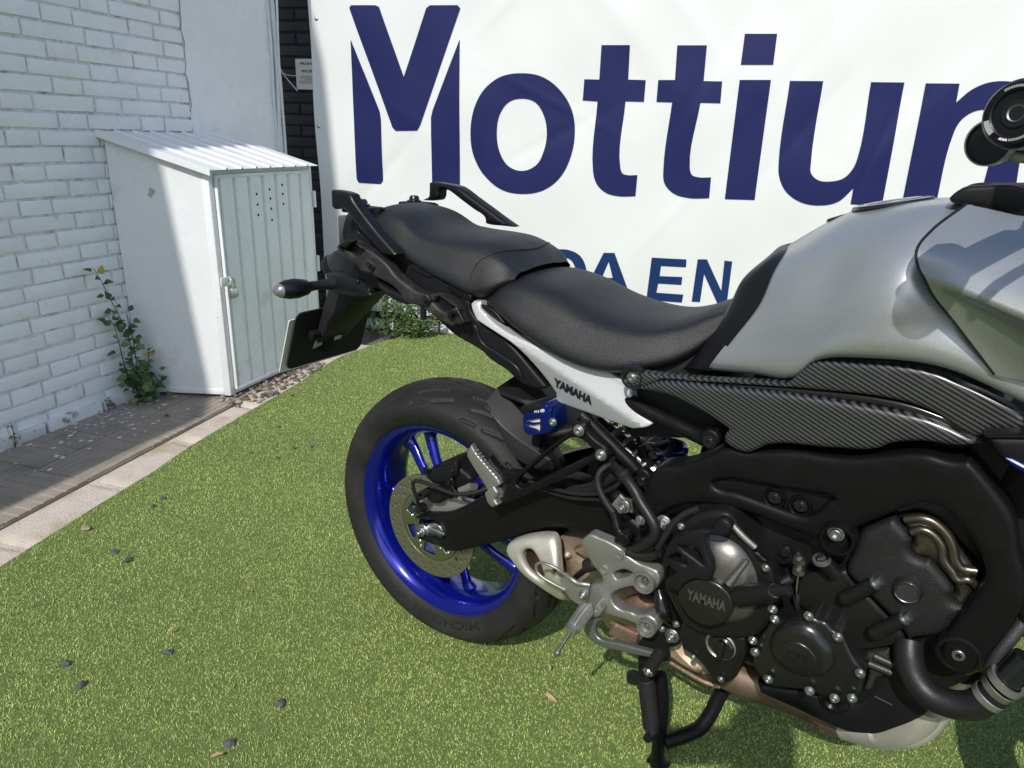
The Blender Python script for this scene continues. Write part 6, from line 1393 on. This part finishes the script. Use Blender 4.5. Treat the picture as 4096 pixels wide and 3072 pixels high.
lathe('tyre', [(.222, -.045), (.25, -.057), (.275, -.06), (.29, -.045), (.298, -.02), (.30, 0), (.298, .02), (.29, .045), (.275, .06), (.25, .057), (.222, .045)], FX, M_tyre, fw, axis=(0, 1, 0), n=64, angle=60)
lathe('rim', [(.226, -.048), (.212, -.045), (.2, -.02), (.2, .02), (.212, .045), (.226, .048), (.222, .04), (.215, 0), (.222, -.04)], FX, M_blue, fw, axis=(0, 1, 0), n=64, close=True)
for k in range(10):
    a = k*math.pi/5+.1; tube('spoke', [(FX[0]+r*math.cos(a), 0, FX[2]+r*math.sin(a)) for r in (.03, .21)], .011, M_blue, fw, n=8, sm=1)
lathe('hub', [(.02, -.06), (.035, -.06), (.035, .06), (.02, .06)], FX, M_blue, fw, axis=(0, 1, 0), n=24)
for s in (-1, 1): lathe('brake_disc', [(.085, s*.075), (.149, s*.075), (.149, s*.080), (.085, s*.080)], FX, M_discs, fw, axis=(0, 1, 0), n=48, close=True)
net('front_mudguard', [[(1.44+.325*math.cos(a), y, .30+.325*math.sin(a)-abs(y)*.25) for y in (-.07, -.035, 0, .035, .07)] for a in np.linspace(.5, 2.6, 7)], M_plas, bike, su=3, sv=3)

# handlebar, grips, levers, guards, mirrors
BE = Vector([(.9054,-.425,1.1753)][0])
for s in (-1, 1):
    be = Vector((BE.x, s*abs(BE.y), BE.z)); inn_ = Vector((1.035, s*.12, 1.155))
    tube('handlebar', [be, be+(inn_-be)*.5, inn_, (1.045, 0, 1.15)], .011, M_gloss, bike, n=14)
    tube('grip', [be+(inn_-be)*.06, be+(inn_-be)*.42], .0172, M_rub, bike, n=20, sm=1)
    ax5 = (be-inn_).normalized()
    bw_ = lathe('bar_end', [(.0150, -.042), (.021, -.038), (.0268, -.024), (.0276, -.010), (.0268, -.003), (.0240, .001), (.0190, .0017), (.0178, .001), (.0174, -.001), (.0100, -.0015), (.0096, -.006), (0, -.006)], tuple(be), M_plas_sm, bike, axis=tuple(ax5), n=44)
    lathe('bar_end_bolt', [(0, -.0025), (.0035, -.002), (.0066, .001), (.0074, -.002), (.0074, -.008)], tuple(be), M_zinc, bw_, axis=tuple(ax5), n=24)
    if s < 0:
        u5 = ax5.cross(Vector((0, 0, 1))).normalized(); v5 = u5.cross(ax5)
        def arc(a0, a1, r0, r1, k=10):
            P_ = [be+ax5*.0027+(u5*math.cos(a)+v5*math.sin(a))*r for a in np.linspace(a0, a1, k) for r in (r0, r1)]
            link('ring_mark', mesh('ring_mark', P_, [(2*i, 2*i+1, 2*i+3, 2*i+2) for i in range(k-1)], None), mat('ring_mark_grey', (.34, .36, .34), .6), bw_)
        def ringtext(st, a0, a1, r0=.0245, r1=.0285):
            text('ring_mark', st, lambda u, w_, k: be+ax5*(.0026+k)+(u5*math.cos(a0+(a1-a0)*u)+v5*math.sin(a0+(a1-a0)*u))*(r0+(r1-r0)*w_), M_wtext, bw_, .0003, .03)
        sgu = 1 if u5.x > 0 else -1
        arc(2.85, 2.25, .0188, .0228); arc(-.30, -.88, .0188, .0228); ringtext('www', 2.08, 1.75, .0195, .0216); ringtext('www', 4.72, 5.05, .0195, .0216)
        for a in np.arange(3.0, 4.65, .055): arc(a, a+.035, .0196, .0216, 3)
        for a in np.arange(.95, 1.72, .055): arc(a, a+.035, .0196, .0216, 3)
    # lever and perch
    lv = be+(inn_-be)*.55
    tube('lever', [lv+Vector((.045, s*.02, -.006)), be+Vector((.062, -s*.02, -.004)), be+Vector((.055, s*.004, -.006))], .0062, M_gloss, bike, n=10)
    hull('lever_perch', [lv+Vector((x, s*y, z)) for x in (-.015, .05) for y in (-.035, .035) for z in (-.02, .022)], M_plas_sm, bike, .006)
    if s < 0: lathe('fluid_reservoir', [(0, .028), (.022, .028), (.024, .024), (.024, -.02), (.02, -.024)], tuple(lv+Vector((.05, .01, .045))), M_plas_sm, bike, axis=(0, 0, 1), n=28)
    # lever guard beside the grip: short drum with bright rim
    gc = Vector([(.8922,-.37,1.1535)][0]); gc = Vector((gc.x, s*abs(gc.y), gc.z))
    lathe('lever_guard', [(0, .004), (.0180, .004), (.0182, .008), (.0194, .008), (.0198, -.002), (.0194, -.035), (.012, -.045)], tuple(gc), M_gloss, bike, axis=(-.35, s*.9, -.1), n=36)
    lathe('guard_rim', [(.0183, .0083), (.0197, .0083), (.0201, .004), (.0199, -.004)], tuple(gc), M_alud, bike, axis=(-.35, s*.9, -.1), n=36)
    tube('mirror_stem', [lv+Vector((.03, 0, .02)), lv+Vector((.05, s*.03, .10)), lv+Vector((.03, s*.08, .17))], .006, M_gloss, bike, n=10)
    hull('mirror', [lv+Vector((x, s*y, z)) for x, y, z in ((.0, .02, .17), (.0, .16, .18), (-.005, .15, .235), (-.005, .03, .23), (.035, .05, .18), (.035, .13, .19), (.03, .12, .22), (.03, .05, .22))], M_gloss, bike, .008)
panel('perch_clamp', [(.9046,1.1428),(.9059,1.1462),(.9101,1.1472),(.9169,1.1461),(.9236,1.1452),(.9253,1.1375),(.919,1.1367),(.9108,1.1372),(.9081,1.1396)], -.37, .03, M_gcast, bike, r=.003, sm=False)
hull('dash', [(x, y, z) for y in (-.1, .1) for x, z in ((1.10, 1.16), (1.16, 1.20), (1.20, 1.16), (1.14, 1.12))], M_black, bike, .006)
lathe('headlight', [(0, .03), (.05, .025), (.07, 0), (.07, -.05)], (1.42, 0, .96), M_lens, bike, axis=(1, 0, 0), n=28)

# ---- stitched seam across the front of the pillion seat
from mathutils.bvhtree import BVHTree
def on_surface(o, pts, lift=.0006):
    b = bmesh.new(); b.from_mesh(o.data); t = BVHTree.FromBMesh(b); out = []
    for p in pts:
        q, n, _, _ = t.find_nearest(Vector(p)); out.append(q+n*lift if n.dot(Vector((0, -.5, 1))) > 0 else q-n*lift)
    b.free(); return out
seam = on_surface(ps, smooth_line([(.136, -.131, .876), (.130, -.136, .905), (.140, -.128, .935), (.160, -.10, .950), (.178, -.05, .948), (.186, 0, .947), (.178, .05, .948), (.160, .10, .950)], 16))
thread = mat('seam_thread', (.06, .06, .065), .6)
tube('seat_seam', seam, .0011, M_black, ps, n=6, sm=1)
v = []; f = []
for i in range(0, len(seam)-1, 2):
    a, b = seam[i], seam[i]+(seam[i+1]-seam[i])*1.1; d = (b-a).normalized(); s_ = d.cross(Vector((0, -.4, .9))).normalized()*.0007; u_ = Vector((0, -.0006, .0008)); k = len(v)
    v += [a-s_+u_, a+s_+u_, b+s_+u_, b-s_+u_]; f.append((k, k+1, k+2, k+3))
tag(link('seam_stitches', mesh('seam_stitches', v, f, None, False), thread, ps), kind='stuff')

# ---- plants
def leaf_mesh(name, m, L=1., W=.8, fold=.18, lobes=True, seed=0):
    rg = random.Random(seed); prof = [(0, .03), (.12, .55), (.28, .92), (.42, .86), (.55, .80), (.70, .52), (.86, .28), (1, .0)] if lobes else [(0, .02), (.2, .5), (.45, .75), (.7, .55), (1, 0)]
    v = []; f = []; n = len(prof)
    for i, (t, w_) in enumerate(prof):
        z = -.25*t*t+rg.uniform(-.02, .02); ww = w_*W*.5*rg.uniform(.9, 1.1)
        v += [(t*L, -ww, z+ww*fold*2), (t*L, 0, z), (t*L, ww, z+ww*fold*2)]
    for i in range(n-1): a = i*3; f += [(a, a+3, a+4, a+1), (a+1, a+4, a+5, a+2)]
    me = mesh(name, v, f, None, False); me.materials.append(m); return me
lf1 = mat('weed_leaf', (.045, .085, .022), .5, var=.25, vscale=30); lf2 = mat('weed_leaf_light', (.085, .14, .035), .5, var=.25, vscale=30); lf3 = mat('weed_leaf_yellow', (.34, .27, .04), .6, var=.2, vscale=30)
stm = mat('weed_stem', (.05, .06, .03), .7)
LM = [leaf_mesh('leaf', (lf1, lf1, lf2, lf1, lf2)[k], seed=k) for k in range(5)]; LY = leaf_mesh('leaf', lf3, seed=9)
def aim(o, p, direction, normal, s_):
    x = Vector(direction).normalized(); z = Vector(normal); z = (z-x*z.dot(x)).normalized(); y = z.cross(x)
    o.matrix_local = Matrix.Translation(Vector(p)) @ Matrix((x, y, z)).transposed().to_4x4() @ Matrix.Scale(s_, 4)
wroot = WP(.62, .06, 0)
weed = thing('weed', 'tall leafy green weed growing between the brick wall and the metal locker', 'weed', wroot)
rw = random.Random(5)
stems = [[(.5743,.0463),(.5654,.1585),(.5688,.2677),(.5534,.3589),(.5326,.4357),(.5101,.498),(.4894,.5458),(.4537,.6042)], [(.5688,.0461),(.5799,.1556),(.5783,.2392),(.5845,.3193),(.5807,.3872)], [(.5714,.0458),(.5358,.1658),(.5246,.2779),(.5215,.3453),(.5101,.3873)], [(.5537,.0556),(.584,.1094),(.6128,.1781),(.6289,.2225)], [(.5786,.0468),(.6243,.064),(.655,.0903)], [(.5671,.0446),(.5717,.1174),(.6174,.1882)]]
tip_t = {}
for si, st in enumerate(stems):
    P = [WP(t, (.06, .07, .05, .10, .12, .08)[si]+.01*math.sin(i), z)-wroot for i, (t, z) in enumerate(st)]
    tube('stem', P, [.0035, .002, .0012], stm, weed, n=6)
    line = smooth_line(P, 8)
    nl = (38, 24, 18, 12, 6, 22)[si]
    for k in range(nl):
        u_ = (k+.6)/nl; u_ = u_ if si else u_**1.5
        if si == 0 and rw.random() < .15: continue
        p = line[min(int(u_*(len(line)-1)), len(line)-1)]
        d = Vector((rw.uniform(-1, 1), rw.uniform(-1, .6), rw.uniform(-.25, .7))); 
        base_p = p+d.normalized()*rw.uniform(.006, .028)
        nrm_ = WN*rw.uniform(.3, 1)+Vector((0, -.5, .8))+Vector((rw.uniform(-.5, .5), rw.uniform(-.5, .5), 0))
        o = link('leaf', LY if rw.random() < .02 else rw.choice(LM), None, weed); aim(o, base_p, d, nrm_, rw.uniform(.028, .054)*(1-.25*u_))
# thicker foot of the plant
for k in range(60):
    q = WP(.60+rw.gauss(0, .035), .07+abs(rw.gauss(0, .04)), abs(rw.gauss(.07, .055)))-wroot
    o = link('leaf', LY if rw.random() < .04 else rw.choice(LM), None, weed); aim(o, q, (rw.uniform(-1, 1), rw.uniform(-1, .5), rw.uniform(-.2, .5)), (WN.x+rw.uniform(-.5, .5), -.5, .9), rw.uniform(.026, .05))
# small sprouts at the wall foot
for label, (t, z0), hgt in (('tiny dry sprout at the foot of the wall near the picture edge', (.03, 0), .10), ('tiny green sprout at the wall foot near the tall weed', (.44, 0), .05)):
    b_ = WP(t, .04, 0); sp_ = thing('sprout', label, 'weed', b_)
    for k in range(4):
        e = Vector((rw.uniform(-.02, .02), rw.uniform(-.02, .02), hgt*rw.uniform(.6, 1)))
        tube('stem', [(0, 0, 0), tuple(e*.5+Vector((.004, 0, 0))), tuple(e)], [.0012, .0006], stm, sp_, n=5)
        for j in range(2):
            o = link('leaf', LM[2], None, sp_); aim(o, e*(.5+.5*j), (rw.uniform(-1, 1), rw.uniform(-1, 1), .3), (.3, -.4, .9), rw.uniform(.010, .02))
# bush in front of the banner
bc = Vector((*[(-1.9429,1.7979)][0], 0))
bush = thing('shrub', 'low leafy shrub growing below the banner behind the number plate', 'shrub', bc)
sl_m = mat('shrub_leaf', (.09, .16, .035), .45, var=.3, vscale=25, spec=.5); sl_d = mat('shrub_leaf_dark', (.05, .10, .025), .5, var=.3, vscale=25); dry = mat('dry_twig', (.20, .16, .10), .8)
v = []; f = []; fm = []
for k in range(34):
    a = rw.uniform(-1, 1); r_ = Vector((a*.20+rw.uniform(-.03, .03), .05+a*.09+rw.uniform(-.05, .05), 0)); top = r_*1.15+Vector((rw.uniform(-.05, .05), rw.uniform(-.05, .05), rw.uniform(.20, .36)*(1-.55*abs(a+.25))))
    tube('stem', [tuple(r_*.6), tuple(r_*.9+Vector((0, 0, top.z*.5))), tuple(top)], [.003, .0015], dry if k % 4 == 0 else stm, bush, n=5)
    for j in range(46):
        u_ = rw.random()**.7; p = (r_*.6).lerp(top, u_)+Vector((rw.gauss(0, .018), rw.gauss(0, .018), rw.gauss(0, .012)))
        if p.z < .008: continue
        d = Vector((rw.uniform(-1, 1), rw.uniform(-1, 1), rw.uniform(-.1, .9))).normalized(); n_ = Vector((rw.uniform(-.6, .6), rw.uniform(-1, .2), 1)); n_ = (n_-d*n_.dot(d)).normalized(); s_ = n_.cross(d); L = rw.uniform(.016, .034); w2 = L*.26; b_ = len(v)
        v += [p, p+d*L*.45+s_*w2, p+d*L-n_*L*.12, p+d*L*.45-s_*w2, p+d*L*.5+n_*-.001]; f += [(b_, b_+1, b_+4), (b_+1, b_+2, b_+4), (b_+2, b_+3, b_+4), (b_+3, b_, b_+4)]; fm += [k % 3 == 0]*4
me = mesh('foliage', v, f, None, False); me.materials.append(sl_m); me.materials.append(sl_d); me.polygons.foreach_set('material_index', np.array(fm, np.int32)); me.update()
tag(link('foliage', me, None, bush), kind='stuff')
# dry leaves on the turf
dl = mat('dry_leaf', (.45, .30, .17), .7, var=.2, vscale=40); DLM = leaf_mesh('dry_leaf', dl, W=.42, lobes=False, seed=3)
for (x, y), lab_, s_ in zip([(.287,-.0227),(.3134,-.0908)]+[(-.5066,-.4311),(-.1104,-.6039),(-.505,-.2273)], ('curled tan leaf on the turf nearest the rear tyre', 'narrow pale leaf on the turf between stones and centre stand', 'thin straw coloured leaf on open turf near a dark stone', 'tan leaf at the lower edge of the turf', 'thin dry leaf on the open turf left of the rear tyre'), (.024, .034, .022, .024, .02)):
    o = link('dry_leaf', DLM, None, None); aim(o, (x, y, .020), (rw.uniform(-1, 1), rw.uniform(-1, 1), .1), (.1, -.2, 1), s_); tag(o, lab_, 'leaf')

# ---- the person taking the picture (stands behind the camera; their shadow falls on the engine and the turf)
fwd = Vector((-.558, .830, 0)); rgt = Vector((.830, .558, 0)); PB_ = Vector((1.17, -1.56, 0))
def bp(r, f_, z): return PB_+rgt*r+fwd*f_+Vector((0, 0, z))
V_ = [(0, 0, .92, .15, .12), (0, 0, 1.10, .15, .11), (0, .0, 1.30, .17, .11), (0, .0, 1.40, .10, .08), (0, .02, 1.47, .055, .055), (0, .04, 1.545, .075, .09), (0, .04, 1.62, .07, .085),
      (-.18, 0, 1.36, .06, .06), (-.20, .10, 1.12, .045, .045), (-.10, .33, 1.10, .035, .035), (-.045, .39, 1.12, .03, .02),
      (.18, 0, 1.36, .06, .06), (.20, .10, 1.12, .045, .045), (.10, .33, 1.10, .035, .035), (.045, .39, 1.12, .03, .02),
      (-.09, 0, .85, .09, .09), (-.10, .02, .48, .06, .065), (-.10, 0, .09, .042, .05), (-.11, .14, .035, .04, .03),
      (.09, 0, .85, .09, .09), (.10, .02, .48, .06, .065), (.10, 0, .09, .042, .05), (.11, .14, .035, .04, .03)]
E_ = [(0, 1), (1, 2), (2, 3), (3, 4), (4, 5), (5, 6), (2, 7), (7, 8), (8, 9), (9, 10), (2, 11), (11, 12), (12, 13), (13, 14), (0, 15), (15, 16), (16, 17), (17, 18), (0, 19), (19, 20), (20, 21), (21, 22)]
me = bpy.data.meshes.new('body'); me.from_pydata([bp(a, b, c)-PB_ for a, b, c, _, _ in V_], E_, [])
o = bpy.data.objects.new('body', me); COL.objects.link(o); sk = o.modifiers.new('skin', 'SKIN'); sk.use_smooth_shade = True
for i, q in enumerate(V_): me.skin_vertices[0].data[i].radius = (q[3], q[4]); me.skin_vertices[0].data[i].use_root = (i == 0)
ss = o.modifiers.new('sub', 'SUBSURF'); ss.levels = 2; ss.render_levels = 2
bpy.context.view_layer.update()
bm_ = bpy.data.meshes.new_from_object(o.evaluated_get(bpy.context.evaluated_depsgraph_get())); bpy.data.objects.remove(o)
person = thing('person', 'person in dark clothes standing behind the camera holding up a phone', 'person', PB_)
link('body', finish(bm_, None), mat('dark_clothes', (.03, .032, .04), .85), person)
ph_ = Matrix(CAM_ROT); c0 = Vector(CAM_POS)-PB_
v = [c0+Vector(_r)*a+Vector(_u)*b+Vector(_f)*c for a in (-.078, .078) for b in (-.06, .014) for c in (-.026, -.017)]
hull('phone', v, M_gloss, person, .003)
